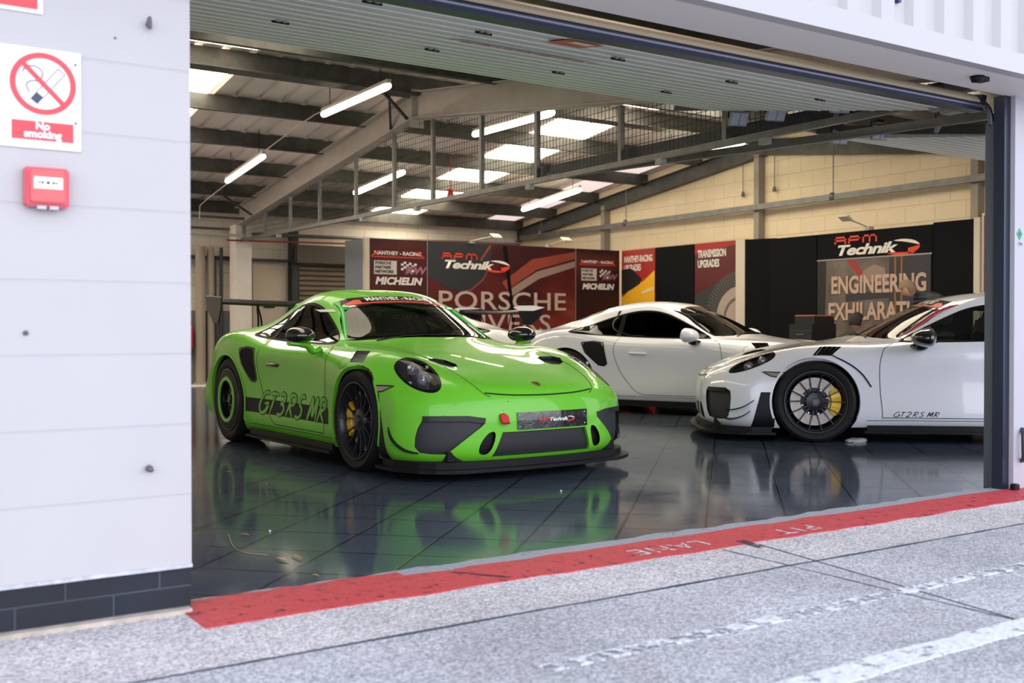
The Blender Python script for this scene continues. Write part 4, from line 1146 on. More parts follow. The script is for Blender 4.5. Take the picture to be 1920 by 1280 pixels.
    # --- wing louvres above the front wheels
    for s in (1, -1):
        n = Vector((0, s * .6, .8)).normalized(); ax = Vector((-1, 0, 0)); fr = Frame((0, 0, 0), ax, ax.cross(n) * -1)
        if fr.n.dot(n) < 0: fr = Frame((0, 0, 0), ax, ax.cross(n))
        pts = [V3(.235, s * .79, .81), V3(.06, s * .765, .81), V3(-.02, s * .865, .74), V3(.13, s * .89, .74)]
        opening('wing_louvre', fr, pts, lambda f: cen(f).z > .6 and cen(f).y * s > .6, .03, WELL, 0, frame_mat=BLACK)
        b2 = NB()
        for k in range(4):
            t = (k + .6) / 4.4
            p0 = V3(.235, s * .79, .81).lerp(V3(.06, s * .765, .81), t); p1 = V3(.13, s * .89, .74).lerp(V3(-.02, s * .865, .74), t)
            pr = [body_hit(p0.lerp(p1, q) + n * .3, -n) for q in (0, .33, .66, 1)]
            for a, b in zip(pr, pr[1:]):
                if a and b:
                    v = [b2.verts.new(p) for p in (a + n * .006, b + n * .006, b + n * -.018 + Vector((.032, 0, 0)), a - n * .018 + Vector((.032, 0, 0)))]
                    b2.faces.new(v)
        rim_walls(b2, depth_vec=(0, 0, -.003)); obj('louvre_blade_set', b2, SATB, root)
    # --- side air intake behind the door
    for s in (1, -1):
        dx_ = 0 if green else .07; pts = [V3(a_ + dx_, s * .9, b_) for a_, b_ in ((2.17, .80), (2.02, .815), (1.90, .80), (1.85, .56), (1.88, .535), (1.95, .545), (2.12, .69))]
        opening('side_air_intake', Frame((0, 0, 0), (-s, 0, 0) if False else (-1, 0, 0), (0, 0, 1)) if s > 0 else F_SIDE[s], pts, lambda f: cen(f).y * s > .6, 0, WELL, 1)
        b2 = ribbon([body_hit((p.x, 2 * s, p.z), (0, -s, 0)) for p in [Vector((*q, 0)) for q in []] or [Vector((pp.x, 0, pp.z)) for pp in pts]], .016, .004, closed=True)
        obj('intake_rim', b2, SATB, root, True)
    # --- indicators
    for s in (1, -1):
        pts = [V3(-.25, s * .9, .592), V3(-.44, s * .9, .594), V3(-.37, s * .9, .560), V3(-.29, s * .9, .548)]
        fs = cut(F_SIDE[s], pts, lambda f: cen(f).y * s > .6 and cen(f).x > 0, 0)
        g = take(bm, fs, .003); o = obj('indicator', g, mat('indicator_lens', (.30, .26, .24), .15, coat=1), root); set_normals(o)
        b2 = ribbon([body_hit((-u, 2 * s, z), (0, -s, 0)) for u, z in ((-.25, .592), (-.44, .594), (-.37, .560), (-.29, .548))], .009, .004, closed=True)
        obj('indicator_rim', b2, BLACK, root, True)
        # black guard between the bumper and the wheel
        pp = [(-.262, .545), (-.335, .545), (-.475, .13), (-.33, .13)] if green else [(-.335, .425), (-.455, .425), (-.535, .125), (-.34, .125)]
        fs = cut(F_SIDE[s], [V3(u, s * .9, z) for u, z in pp], lambda f: cen(f).y * s > .6 and cen(f).x > 0, 0)
        g = take(bm, fs, .004); rim_walls(g, depth_n=.02); obj('bumper_guard', fixn(g), BLACK, root, True, 40)
    # --- the painted body itself
    bm.verts.ensure_lookup_table()
    body = obj('body_shell', bm, colour, root); set_normals(body)
    # --- panel gaps
    b2 = NB()
    def seam(uzs, s, w=.006):
        p = [body_hit((-u, 2 * s, z), (0, -s, 0)) for u, z in uzs]; r = ribbon([q for q in p if q], w, .0012)
        me = bpy.data.meshes.new('x'); r.to_mesh(me); r.free(); b2.from_mesh(me); bpy.data.meshes.remove(me)
    def seamtop(uys, w=.006):
        p = [body_hit((-u, y, 2), (0, 0, -1)) for u, y in uys]; r = ribbon([q for q in p if q], w, .0012)
        me = bpy.data.meshes.new('x'); r.to_mesh(me); r.free(); b2.from_mesh(me); bpy.data.meshes.remove(me)
    door = [(.66, .84), (.58, .80), (.545, .74), (.525, .64), (.53, .45), (.545, .30), (.55, .215), (1.47, .215), (1.58, .27), (1.75, .46), (1.825, .64), (1.835, .75), (1.80, .86)]
    for s in (1, -1):
        for part_ in (door[:7], door[6:8], door[7:]):
            seam([(p.x, p.y) for p in catmull([(a, b, 0) for a, b in part_], 5)], s)
        seam([(.42, .19), (2.05, .19)], s, .005)
        seamtop([(p.x, p.y * s) for p in catmull([(-.90, .40, 0), (-.84, .46, 0), (-.6, .50, 0), (-.2, .53, 0), (.2, .585, 0), (.46, .63, 0)], 6)], .005)
        # leading edge of the bonnet: a wider gap, with the shadow along it painted dark
    pf = [body_hit((2, y, z), (-1, 0, 0)) for y, z in ((-.43, .556), (-.33, .545), (-.2, .537), (0, .533), (.2, .537), (.33, .545), (.43, .556))]
    r = ribbon(catmull(pf, 4), .011, .0015); me = bpy.data.meshes.new('x'); r.to_mesh(me); r.free(); b2.from_mesh(me); bpy.data.meshes.remove(me)
    # fuel flap on the right wing
    cpt = [body_hit((-.22 + .065 * math.cos(a), -2, .74 + .05 * math.sin(a)), (0, 1, 0)) for a in [k * math.pi / 10 for k in range(20)]]
    r = ribbon([q for q in cpt if q], .004, .0012, closed=True); me = bpy.data.meshes.new('x'); r.to_mesh(me); r.free(); b2.from_mesh(me); bpy.data.meshes.remove(me)
    obj('panel_gap', b2, SEAM, root)
    # --- wheel arch lips
    for u, zc, r_ in ((0, .345, .374), (WB, .36, .391)):
        for s in (1, -1):
            pts = []
            for k in range(31):
                a = R(-22) + R(224) * k / 30
                h = body_hit((-(u + r_ * math.cos(a)), 2 * s, zc + r_ * math.sin(a)), (0, -s, 0))
                if h and h.z > .14: pts.append(h)
            b2 = ribbon(pts, .018, .006); rim_walls(b2, depth_n=.03)
            obj('arch_lip', fixn(b2), colour, root, True, 50)
            # liner
            b2 = NB(); ring = []
            for k in range(25):
                a = R(-28) + R(236) * k / 24
                ring.append([b2.verts.new((-(u + (r_ + .004) * math.cos(a)), s * y, zc + (r_ + .004) * math.sin(a))) for y in (.90, .52)])
            for a, b in zip(ring, ring[1:]): b2.faces.new((a[0], b[0], b[1], a[1]))
            cv = b2.verts.new((-u, s * .52, zc))
            for a, b in zip(ring, ring[1:]): b2.faces.new((a[1], b[1], cv))
            obj('wheel_liner', b2, WELL, root)
    # --- underside
    b2 = NB(); box(b2, (-1.25, 0, .20), (3.9, 1.0, .10)); box(b2, (-1.22, 0, .17), (1.55, 1.62, .09)); box(b2, (.62, 0, .16), (.42, 1.35, .06)); box(b2, (-3.05, 0, .24), (.30, 1.4, .08))
    obj('underbody', b2, WELL, root)
    # --- front splitter
    out = []
    for k in range(25):
        y = -.93 + 1.86 * k / 24
        a = abs(y)
        x = .995 - .10 * (a / .93) ** 2 - (.16 * max(0, (a - .62) / .31) ** 1.3) - (.16 * max(0, (a - .84) / .09))
        if a < .25: x = 1.0
        out.append((x, y))
    zlo = .062
    b2 = NB(); pts = [(x, y, zlo) for x, y in out] + [(.33, .93, zlo), (.33, -.93, zlo)]
    prism(b2, pts, (0, 0, .022)); obj('front_splitter', fixn(b2), mat('splitter_black', (.006, .006, .008), .55, spec=.25), root)
    b2 = NB(); pts = [(x - .05, y * .965, zlo + .02) for x, y in out] + [(.36, .89, zlo + .02), (.36, -.89, zlo + .02)]
    prism(b2, pts, (0, 0, .045)); obj('splitter_support', fixn(b2), MATS['splitter_black'], root)
    # --- side skirts
    for s in (1, -1):
        b2 = NB(); prism(b2, [(-.43, s * .80, .085), (-.40, s * .925, .085), (-2.02, s * .935, .085), (-2.05, s * .80, .085)], (0, 0, .018))
        prism(b2, [(-.43, s * .80, .10), (-.43, s * .885, .10), (-2.04, s * .890, .10), (-2.04, s * .80, .10)], (0, 0, .05))
        obj('side_skirt', fixn(b2), BLACK, root)
    # --- canards
    for s in (1, -1):
        lines = [[(.80, .76, .33), (.735, .80, .275), (.66, .84, .235), (.56, .87, .21)]] if green else [[(.74, .79, .265), (.66, .84, .275), (.58, .88, .305), (.51, .90, .355)], [(.76, .775, .19), (.68, .82, .195), (.59, .87, .225), (.535, .885, .265)]]
        if green: lines = [[(.50, .90, .335), (.545, .89, .26), (.62, .86, .205), (.70, .815, .18)]]
        for L in lines:
            pts = catmull([BVH.find_nearest(Vector((x, s * y, z)))[0] for x, y, z in L], 5)
            b2 = NB(); prev = None
            for i, p in enumerate(pts):
                nn = src_normal(p); e = math.sin(math.pi * (i + .6) / (len(pts) + .2)) * .022 + .004
                r4 = [b2.verts.new(p - nn * .004 + Vector((0, 0, h_))) for h_ in (.006, -.006)] + [b2.verts.new(p + nn * e + Vector((0, 0, h_))) for h_ in (-.003, .003)]
                if prev:
                    for k in range(4): b2.faces.new((prev[k], prev[(k + 1) % 4], r4[(k + 1) % 4], r4[k]))
                else: b2.faces.new(r4)
                prev = r4
            b2.faces.new(prev[::-1]); obj('canard', fixn(b2), BLACK, root, True, 35)
    # --- mirrors
    mu = 0 if green else .12
    for s in (1, -1):
        b2 = NB()
        r = bmesh.ops.create_uvsphere(b2, u_segments=24, v_segments=14, radius=1)
        for v in r['verts']:
            x, y, z = v.co
            v.co = Vector((x * (.115 if x > 0 else .045), y * .118, z * (.068 if z > 0 else .058)))
            if not green: v.co = v.co * 1.28
        bmesh.ops.transform(b2, matrix=Matrix.Translation((-.78 - mu, s * (.985 if green else 1.0), .915 if green else .885)) @ Matrix.Rotation(s * R(-12), 4, 'Z'), verts=b2.verts[:])
        mr = obj('door_mirror', b2, GLOSSB if (green or script) else colour, root, True)
        b2 = NB()
        tube(b2, catmull([(-.74, s * 1.06, .862), (-.735, s * .98, .853), (-.72, s * .93, .838), (-.715, s * .895, .800), (-.70, s * .85, .822)], 4), [.020] * 5 + [.023] * 12, 10)
        for v in b2.verts: v.co.x = -.75 - mu + (v.co.x + .72) * 2.2
        obj('mirror_arm', fixn(b2), colour if green else GLOSSB, root, True, 50)
        b2 = NB(); lathe(b2, [(0.0001, 0), (.9, 0), (1, .02)], 28, 'X')
        for v in b2.verts: v.co = Vector((v.co.x, v.co.y * .110, v.co.z * .058))
        bmesh.ops.transform(b2, matrix=Matrix.Translation((-.828 - mu, s * (.985 if green else 1.0), .915 if green else .885)) @ Matrix.Rotation(s * R(-12), 4, 'Z'), verts=b2.verts[:])
        obj('mirror_glass', fixn(b2), mat('mirror_surface', (.8, .8, .8), .02, metal=1), mr)
    # --- door handles
    for s in (1, -1):
        h0 = body_hit((-1.64, 2 * s, .685), (0, -s, 0)); h1 = body_hit((-1.44, 2 * s, .680), (0, -s, 0))
        b2 = NB(); n = Vector((0, s, 0))
        tube(b2, catmull([h0 - n * .005, h0.lerp(h1, .12) + n * .018, h0.lerp(h1, .5) + n * .022, h0.lerp(h1, .88) + n * .018, h1 - n * .005], 3), .013, 8)
        obj('door_handle', b2, colour if not green else GLOSSB, root, True)
    # --- rear wing
    uw = 3.10; zt = 1.215
    b2 = NB(); secs = []
    for y in (-.80, -.4, 0, .4, .80):
        prof = [(.0, -.008), (.03, .018), (.12, .030), (.25, .018), (.33, .028), (.25, -.018), (.12, -.026), (.03, -.026)]
        secs.append([b2.verts.new((-(uw - .10 + a), y, zt + b - .02 * (1 - (y / .8) ** 2))) for a, b in prof])
    for a, b in zip(secs, secs[1:]):
        for k in range(8): b2.faces.new((a[k], a[(k + 1) % 8], b[(k + 1) % 8], b[k]))
    b2.faces.new(secs[0][::-1]); b2.faces.new(secs[-1])
    obj('wing_blade', fixn(b2), CARBON, root, True, 40)
    for s in (1, -1):
        b2 = NB(); prism(b2, [(-(uw - .15), s * .80, zt + .035), (-(uw + .27), s * .80, zt + .055), (-(uw + .25), s * .80, zt - .06), (-(uw + .08), s * .80, zt - .20), (-(uw - .06), s * .80, zt - .20), (-(uw - .13), s * .80, zt - .07)], (0, s * .014, 0))
        obj('wing_endplate', bevel(fixn(b2), .004, 1), SATB, root)
        b2 = NB()
        for dx in (0, .07):
            tube(b2, catmull([(-(uw - .02 + dx * .2), s * .42, zt - .01), (-(uw - .02 + dx * .4), s * .42, zt - .07), (-(uw - .03 + dx), s * .40, zt - .16), (-(uw - .06 + dx * 1.5), s * .40, .90)], 4), .009, 6)
        obj('wing_support', b2, BLACK, root, True)
    # --- tail light strip
    pr = [body_hit((-9, y, .78), (1, 0, 0)) for y in [(-.70 + 1.4 * k / 14) for k in range(15)]]
    b2 = ribbon([p for p in pr if p], .05, .003); obj('tail_light', b2, mat('tail_lens', (.35, .01, .01), .2, coat=1), root, True)
    # --- wheels
    for u, r_, y, w_ in ((0, .345, .925, .265), (WB, .362, .938, .315)):
        for s in (1, -1):
            make_wheel(root, (-u, s * y, r_), s, r_, w_, rear_cover=(green and u > 1), ring=colour, steer=R(0), caliper=not (green and u > 1))
    # --- cabin
    b2 = NB()
    box(b2, (-1.45, 0, .30), (2.0, 1.5, .08)); box(b2, (-.62, 0, .74), (.42, 1.38, .17)); box(b2, (-2.35, 0, .70), (.25, 1.3, .55)); box(b2, (-1.3, 0, .42), (1.2, .22, .22))
    for s in (1, -1): box(b2, (-1.35, s * .80, .55), (1.7, .05, .50))
    bevel(b2, .02, 2); obj('cabin_trim', b2, mat('cabin_trim', (.012, .012, .014), .75), root)
    for s in (1, -1):
        b2 = NB(); box(b2, (-1.40, s * .36, .47), (.50, .48, .16)); 
        box(b2, (-1.72, s * .36, .76), (.12, .50, .62), rot=Matrix.Rotation(R(-14), 3, 'Y')); box(b2, (-1.80, s * .36, 1.06), (.09, .30, .17), rot=Matrix.Rotation(R(-14), 3, 'Y'))
        box(b2, (-1.62, s * .60, .70), (.22, .06, .46), rot=Matrix.Rotation(R(-14), 3, 'Y')); box(b2, (-1.62, s * .12, .70), (.22, .06, .46), rot=Matrix.Rotation(R(-14), 3, 'Y'))
        bevel(b2, .025, 3); obj('bucket_seat', b2, TRIM, root, True, 40)
    b2 = NB(); Mx = Matrix.Translation((-.98, -.36, .80)) @ Matrix.Rotation(R(-22), 4, 'Y')
    ringp = [Mx @ Vector((0, .175 * math.cos(a), .175 * math.sin(a))) for a in [k * math.pi / 12 for k in range(25)]]
    tube(b2, ringp, .015, 8, cap=False)
    for a in (0, math.pi, -math.pi / 2): tube(b2, [Mx @ Vector((0, 0, 0)), Mx @ Vector((0, .17 * math.cos(a), .17 * math.sin(a)))], .014, 6)
    tube(b2, [Mx @ Vector((0, 0, 0)), (-.65, -.36, .70)], .03, 8); obj('steering_wheel', b2, TRIM, root, True)
    if cage:
        b2 = NB()
        for s in (1, -1):
            tube(b2, catmull([(-1.95, s * .60, .40), (-1.95, s * .60, .90), (-1.95, s * .53, 1.12), (-1.95, s * .44, 1.165), (-1.95, 0, 1.19)], 5), .021, 8)
            tube(b2, catmull([(-1.95, s * .48, 1.14), (-1.45, s * .50, 1.165), (-1.15, s * .49, 1.13), (-.86, s * .585, .95), (-.66, s * .66, .80), (-.60, s * .66, .5)], 5), .019, 8)
            tube(b2, [(-1.95, s * .42, 1.15), (-2.75, s * .45, .82)], .019, 8)
        tube(b2, [(-1.95, -.60, .45), (-1.95, .46, 1.15)], .019, 8); tube(b2, [(-1.95, .60, .45), (-1.95, -.46, 1.15)], .019, 8)
        tube(b2, [(-1.95, .60, .72), (-1.95, -.60, .72)], .019, 8)
        tube(b2, [(-1.10, .49, 1.12), (-1.10, -.49, 1.12)], .019, 8)
        obj('roll_cage', b2, cage, root, True)
    # --- wipers
    b2 = NB()
    for y0, y1 in ((.45, -.12), (-.05, -.50)):
        pts = [body_hit((-.50, y0 + (y1 - y0) * t - 0, 2), (0, 0, -1)) for t in (0, .5, 1)]
        pts = [p + Vector((0, 0, .004)) for p in pts]
        tube(b2, [p + Vector((.0, 0, .0)) for p in pts], .006, 6)
    obj('wiper', b2, BLACK, root)
    # --- badge on the nose
    h = body_hit((.845, 0, 2), (0, 0, -1))
    bb = NB(); shield = [(-.024, .030), (0, .034), (.024, .030), (.026, 0), (.018, -.022), (0, -.036), (-.018, -.022), (-.026, 0)]
    n = src_normal(h); ax = Vector((0, 1, 0)); fr = Frame(h, ax, n.cross(ax))
    prism(bb, [fr.to3(p, 0) for p in shield], fr.n * .004); bd = obj('nose_badge', fixn(bb), mat('badge_gold', (.55, .38, .12), .3, metal=.8), root)
    bb = NB(); prism(bb, [fr.to3((p[0] * .45, p[1] * .45), .004) for p in shield], fr.n * .0015); prism(bb, [fr.to3(p, .004) for p in ((-.02, .026), (-.012, .026), (-.012, .006), (-.022, .006))], fr.n * .001); prism(bb, [fr.to3(p, .004) for p in ((.012, -.004), (.02, -.004), (.014, -.02), (.012, -.02))], fr.n * .001)
    obj('badge_field', fixn(bb), mat('badge_dark', (.08, .01, .01), .4), bd)
    return root

# ---------------------------------------------------------------- brush lettering in the style of the door script
SC = {
 'G': [[(.95, .95), (.70, 1.0), (.40, .92), (.12, .62), (.05, .30), (.25, .05), (.60, .04), (.88, .22), (.95, .48), (.55, .46)]],
 'T': [[(.10, .95), (.5, .97), (1.0, .93)], [(.58, .95), (.42, .50), (.30, .02)]],
 '3': [[(.15, .92), (.5, 1.0), (.75, .84), (.60, .62), (.35, .54), (.65, .48), (.78, .26), (.50, .03), (.10, .08)]],
 '2': [[(.12, .80), (.35, 1.0), (.72, .95), (.78, .70), (.45, .35), (.05, .04), (.45, .08), (.80, .03)]],
 'R': [[(.42, .95), (.28, .50), (.12, .02)], [(.15, .86), (.50, 1.0), (.88, .92), (.85, .66), (.55, .52), (.32, .50), (.55, .28), (.85, .0)]],
 'S': [[(.92, .92), (.62, 1.0), (.38, .86), (.42, .62), (.68, .46), (.74, .22), (.48, .03), (.08, .10)]],
 'M': [[(.05, .02), (.20, .50), (.34, .98), (.46, .50), (.52, .22), (.70, .60), (.92, 1.0), (.90, .50), (.94, .02)]],
}
def script_bm(txt, h, w=.8, th=.09, gap=.12, slant=.22):
    """brush-stroke letters, height h, lying in xy"""
    bm = NB(); x0 = 0
    for ch in txt:
        if ch == ' ': x0 += .4; continue
        for st in SC[ch]:
            P = catmull([(x0 + a * w + b * slant, b, 0) for a, b in st], 4)
            prev = None
            for i, p in enumerate(P):
                t = (P[min(i + 1, len(P) - 1)] - P[max(i - 1, 0)]).normalized(); s = Vector((-t.y, t.x, 0))
                ww = th * (.55 + .45 * abs(t.y * .8 + .3)) * (0.5 + min(1, min(i, len(P) - 1 - i) / 3) * .5)
                q = (bm.verts.new((p + s * ww / 2) * h), bm.verts.new((p - s * ww / 2) * h))
                if prev: bm.faces.new((prev[0], prev[1], q[1], q[0]))
                prev = q
        x0 += w + gap
    tot = (x0 - gap) * h
    for v in bm.verts: v.co.x -= tot / 2; v.co.y -= h / 2
    return bm
GREEN = paint('green_paint', (.16, .60, .030), .4)
WHITEP = paint('white_paint', (.77, .79, .86), .35, 1.0)
green_car = make_car('sports_car', 'bright green sports car with black GT3RS MR stripe along its sill', GREEN, 'gt3', GLASS, cage=mat('green_cage', (.07, .60, .10), .35, coat=.5))
green_car.location = (4.027, 6.607, 0); green_car.rotation_euler.z = math.atan2(-.9996, .029); green_car.scale = (.955, 1.015, 1)
white_car = make_car('sports_car', 'white sports car with yellow brake caliper and GT2RS MR lettering, cut by the right pier', WHITEP, 'gt2', GLASS, cage=mat('red_cage', (.35, .01, .03), .35), script='b')
white_car.location = (7.725, 6.782, 0); white_car.rotation_euler.z = math.atan2(.6508, -.7593)
mid_car = copy_tree(white_car); tag(mid_car, 'white sports car standing between the green car and the other white car')
mid_car.location = (9.34, 8.27, 0); mid_car.rotation_euler.z = math.atan2(-.9143, .4053)
back_car = copy_tree(white_car); tag(back_car, 'white sports car parked before the red banner, mostly hidden behind the green car')
back_car.location = (5.42, 13.25, 0); back_car.rotation_euler.z = math.pi
for ch in list(mid_car.children):
    if ch.name.startswith('wing_'): bpy.data.objects.remove(ch)
for ch in mid_car.children:
    if ch.name.startswith('roll_cage'): ch.data = ch.data.copy(); ch.data.materials[0] = BLACK
    if ch.name.startswith('door_mirror'): ch.data = ch.data.copy(); ch.data.materials[0] = WHITEP
    if ch.name.startswith('side_window'): ch.data = ch.data.copy(); ch.data.materials[0] = DARKGL
# ================================================================ lettering and marks on the cars
def subdiv_long(bm, L=.04):
    for _ in range(4):
        es = [e for e in bm.edges if e.calc_length() > L]
        if not es: break
        bmesh.ops.subdivide_edges(bm, edges=es, cuts=1)
        bmesh.ops.triangulate(bm, faces=[f for f in bm.faces if len(f.verts) > 4])
    return bm
def decal(name, bm, fr, m, parent, off=.002, sub=.05):
    if sub: subdiv_long(bm, sub)
    drape(bm, fr, off)
    return obj(name, bm, m, parent, True)
def place2(bm, x, y, rot=0):
    bmesh.ops.transform(bm, matrix=Matrix.Translation((x, y, 0)) @ Matrix.Rotation(rot, 4, 'Z'), verts=bm.verts[:]); return bm
def poly2(pts):
    bm = NB(); bm.faces.new([bm.verts.new((x, y, 0)) for x, y in pts]); return bm
def grid2(x0, y0, x1, y1, n=16, m_=4, f=None):
    bm = NB(); V = [[bm.verts.new((x0 + (x1 - x0) * i / n, y0 + (y1 - y0) * j / m_, 0)) for i in range(n + 1)] for j in range(m_ + 1)]
    for j in range(m_):
        for i in range(n): bm.faces.new((V[j][i], V[j][i + 1], V[j + 1][i + 1], V[j + 1][i]))
    if f:
        for v in bm.verts: v.co.x, v.co.y = f(v.co.x, v.co.y)
    return bm
LOGO_W = 1.80
def logo_rpm(h, plain=False):
    """RPM / Technik wordmark with its swept arcs; x to the right, y up, Technik letters h high. returns (red, white)"""
    red = NB(); white = NB(); W = LOGO_W
    t = text_bm('Technik', h * 1.30, shear=.30, bold=h * .045, sx=W * .92, spacing=.93)
    join(white, place2(t, -h * .55, 0))
    def stroke(pts, w):
        for a, b in zip(pts, pts[1:]):
            a = Vector((*a, 0)); b = Vector((*b, 0)); d = (b - a).normalized(); s_ = Vector((-d.y, d.x, 0)) * w / 2; a = a - d * w * .5; b = b + d * w * .5
            red.faces.new([red.verts.new(q) for q in (a - s_, b - s_, b + s_, a + s_)])
    u = h * .52; w = h * .17; ux = u * 1.25 * W
    def L(x, segs):
        for sgm in segs: stroke([(x + p_[0] * ux, h * .74 + p_[1] * u) for p_ in sgm], w)
    x0 = -h * 2.1 * W
    L(x0, [[(0, 0), (0, 1), (1, 1), (1, .5)], [(0, .45), (.9, .45)], [(1, .0), (1, .30)]])
    L(x0 + ux * 1.36, [[(0, 0), (0, 1), (1, 1), (1, .42), (.1, .42)]])
    L(x0 + ux * 2.72, [[(0, 0), (0, 1), (1.2, 1), (1.2, 0)], [(.6, 1), (.6, 0)]])
    cx = h * 1.98 * W
    def crescent(bm, r0, r1, a0, a1, oy, sy=.55, sq=1.0):
        N = 14; prev = None
        for k in range(N + 1):
            a = R(a0 + (a1 - a0) * k / N); tt = math.sin(math.pi * k / N) ** .6
            ri = r1 - (r1 - r0) * tt
            q = [bm.verts.new((cx + rr_ * math.cos(a) * 1.25 * W * sq, oy + rr_ * math.sin(a) * sy, 0)) for rr_ in (ri, r1)]
            if prev: bm.faces.new((prev[0], prev[1], q[1], q[0]))
            prev = q
    crescent(white, h * .50, h * .80, 8, 120, 0, .85)
    crescent(red, h * .34, h * .80, -70, 4, 0, .85); crescent(red, h * .60, h * .92, -140, -50, 0, .80)
    return red, white
TEXTG = mat('stripe_green', (.13, .52, .035), .4)
F_R = Frame((0, 0, 0), (1, 0, 0), (0, 0, 1)); F_L = Frame((0, 0, 0), (-1, 0, 0), (0, 0, 1))
# green car flank: black stripe, outlined lettering
for fr, s in ((F_R, 1), (F_L, -1)):
    sx = s
    st = grid2(-2.06, 0, -.455, 1, 60, 3, lambda x, y: (x * s, (.288 if True else 0) + y * .115 - .000 * x))
    so = decal('sill_stripe', st, fr, mat('stripe_black', (.006, .007, .008), .5, spec=.2), green_car, .0015, 0)
    b = script_bm('GT3RS MR', .170, w=1.0, th=.36, gap=.03, slant=.30); decal('stripe_letter_outline', place2(b, -1.17 * s, .375), fr, MATS['stripe_black'], so, .0022, .06)
    b = script_bm('GT3RS MR', .170, w=1.0, th=.235, gap=.03, slant=.30); o = decal('stripe_letters', place2(b, -1.17 * s, .375), fr, TEXTG, so, .0034, .06)
# white car: small black script low on the door
for car in (white_car,):
    for fr, s in ((F_R, 1), (F_L, -1)):
        b = script_bm('GT2RS MR', .042, w=1.12, th=.20, gap=.08, slant=.3); decal('door_script', place2(b, -.82 * s, .245), fr, MATS['stripe_black'], car, .002, .06)
        # dark trim line sweeping over the front wheel arch
        pts = [body_hit((-u, 2 * (-s), z), (0, s, 0)) for u, z in ((.13, .742), (.18, .715), (.25, .68), (.32, .635), (.39, .57), (.455, .475))]
        b = ribbon(catmull([q for q in pts if q], 4), .013, .005); obj('arch_trim_line', b, BLACK, car, True)
# windscreen sun strip
def sunstrip(car, red_only=False):
    fr = F_FRONT
    def hits(y, zz): return body_hit((3, y, zz), (-1, 0, 0))
    bm = NB(); rows = []
    for j in range(5):
        rows.append([])
        for i in range(33):
            y = -1 + 2 * i / 32; t = j / 4
            ztop = 1.228 - .032 * abs(y) ** 2.2; zbot = ztop - .062 - .012 * abs(y) ** 2
            z = ztop + (zbot - ztop) * t; yy = y * (.445 + (1.215 - z) * .38)
            h = hits(yy, z)
            rows[-1].append(bm.verts.new(h + src_normal(h) * .002) if h else None)
    for a, b in zip(rows, rows[1:]):
        for k in range(32):
            q = (a[k], a[k + 1], b[k + 1], b[k])
            if all(q): bm.faces.new(q)
    so = obj('sun_strip', bm, GLOSSB, car, True)
    def band(name, f, m, n=40, off=.004):
        bm = NB(); prev = None
        for i in range(n + 1):
            t = i / n; (y0, z0), (y1, z1) = f(t); q = []
            for y, z in ((y0, z0), (y1, z1)):
                h = hits(y, z); q.append(bm.verts.new(h + src_normal(h) * off))
            if prev: bm.faces.new((prev[0], prev[1], q[1], q[0]))
            prev = q
        return obj(name, bm, m, so, True)
    zc = lambda y: 1.178 - .030 * (abs(y) / .46) ** 2.0
    redm = mat('strip_red', (.80, .06, .02), .4)
    band('red_line', lambda t: ((-.44 + .88 * t, zc(-.44 + .88 * t) + .004), (-.44 + .88 * t, zc(-.44 + .88 * t) - .005)), redm)
    for s in (1, -1):
        band('red_wedge', lambda t: ((s * (.45 - .12 * t), zc(.45 - .12 * t) + .003 + .026 * min(1, t * 1.6)), (s * (.45 - .12 * t), zc(.45 - .12 * t))), redm, 12, .0045)
    t = text_bm('MANTHEY - RACING', .036, bold=.0012, sx=1.72, shear=.1)
    subdiv_long(t, .03); dead = []
    for v in t.verts:
        y = v.co.x; h = hits(y, 1.205 - .030 * (abs(y) / .46) ** 2.0 + v.co.y)
        v.co = h + src_normal(h) * .0045
    obj('strip_lettering', t, WHITEV, so)
    return so
sunstrip(green_car)
s_ = sunstrip(white_car)
# green car: taped plate with the workshop name
pl = grid2(-.285, -.055, .285, .055, 24, 4)
po = decal('number_plate_cover', place2(pl, .055, .372), F_FRONT, mat('plate_black', (.010, .010, .014), .18, coat=1, bump=(14, .8)), green_car, .010, 0)
red, white = logo_rpm(.0235)
for b, nm, m in ((red, 'plate_red_mark', mat('logo_red', (.80, .035, .02), .45)), (white, 'plate_white_mark', WHITEV)):
    # RPM sits on the line before Technik on the plate
    if nm == 'plate_red_mark':
        for v in b.verts:
            if v.co.x < .026 and v.co.y > .0125: v.co.x = v.co.x * .8 - .092; v.co.y = (v.co.y - .0235) * 1.3
            v.co.x += .045
    else:
        for v in b.verts: v.co.x += .045
    decal(nm, place2(b, .055, .372), F_FRONT, m, po, .0125, .03)
bm = NB()
for y in (-.215, .318):
    for z in (.335, .41):
        h = body_hit((3, y, z), (-1, 0, 0)); lathe(bm, [(0, .013), (.006, .013), (.006, .008)], 8, 'X', M=Matrix.Translation(h))
obj('plate_screw', bm, CHROME, po)
# red tow strap
h = body_hit((3, -.335, .392), (-1, 0, 0)); bm = NB()
prism(bm, [h + Vector(p_) for p_ in ((.004, -.024, .030), (.010, .004, .038), (.022, .026, .018), (.030, .030, -.020), (.028, -.014, -.034), (.012, -.026, -.004))], (.012, 0, 0)); bevel(fixn(bm), .003, 1)
to = obj('tow_strap', bm, mat('strap_red', (.62, .01, .01), .6), green_car)
bm = NB(); box(bm, h + Vector((.034, .008, -.028)), (.02, .042, .010)); obj('strap_stitch', bm, mat('strap_dark', (.25, .0, .0), .7), to)
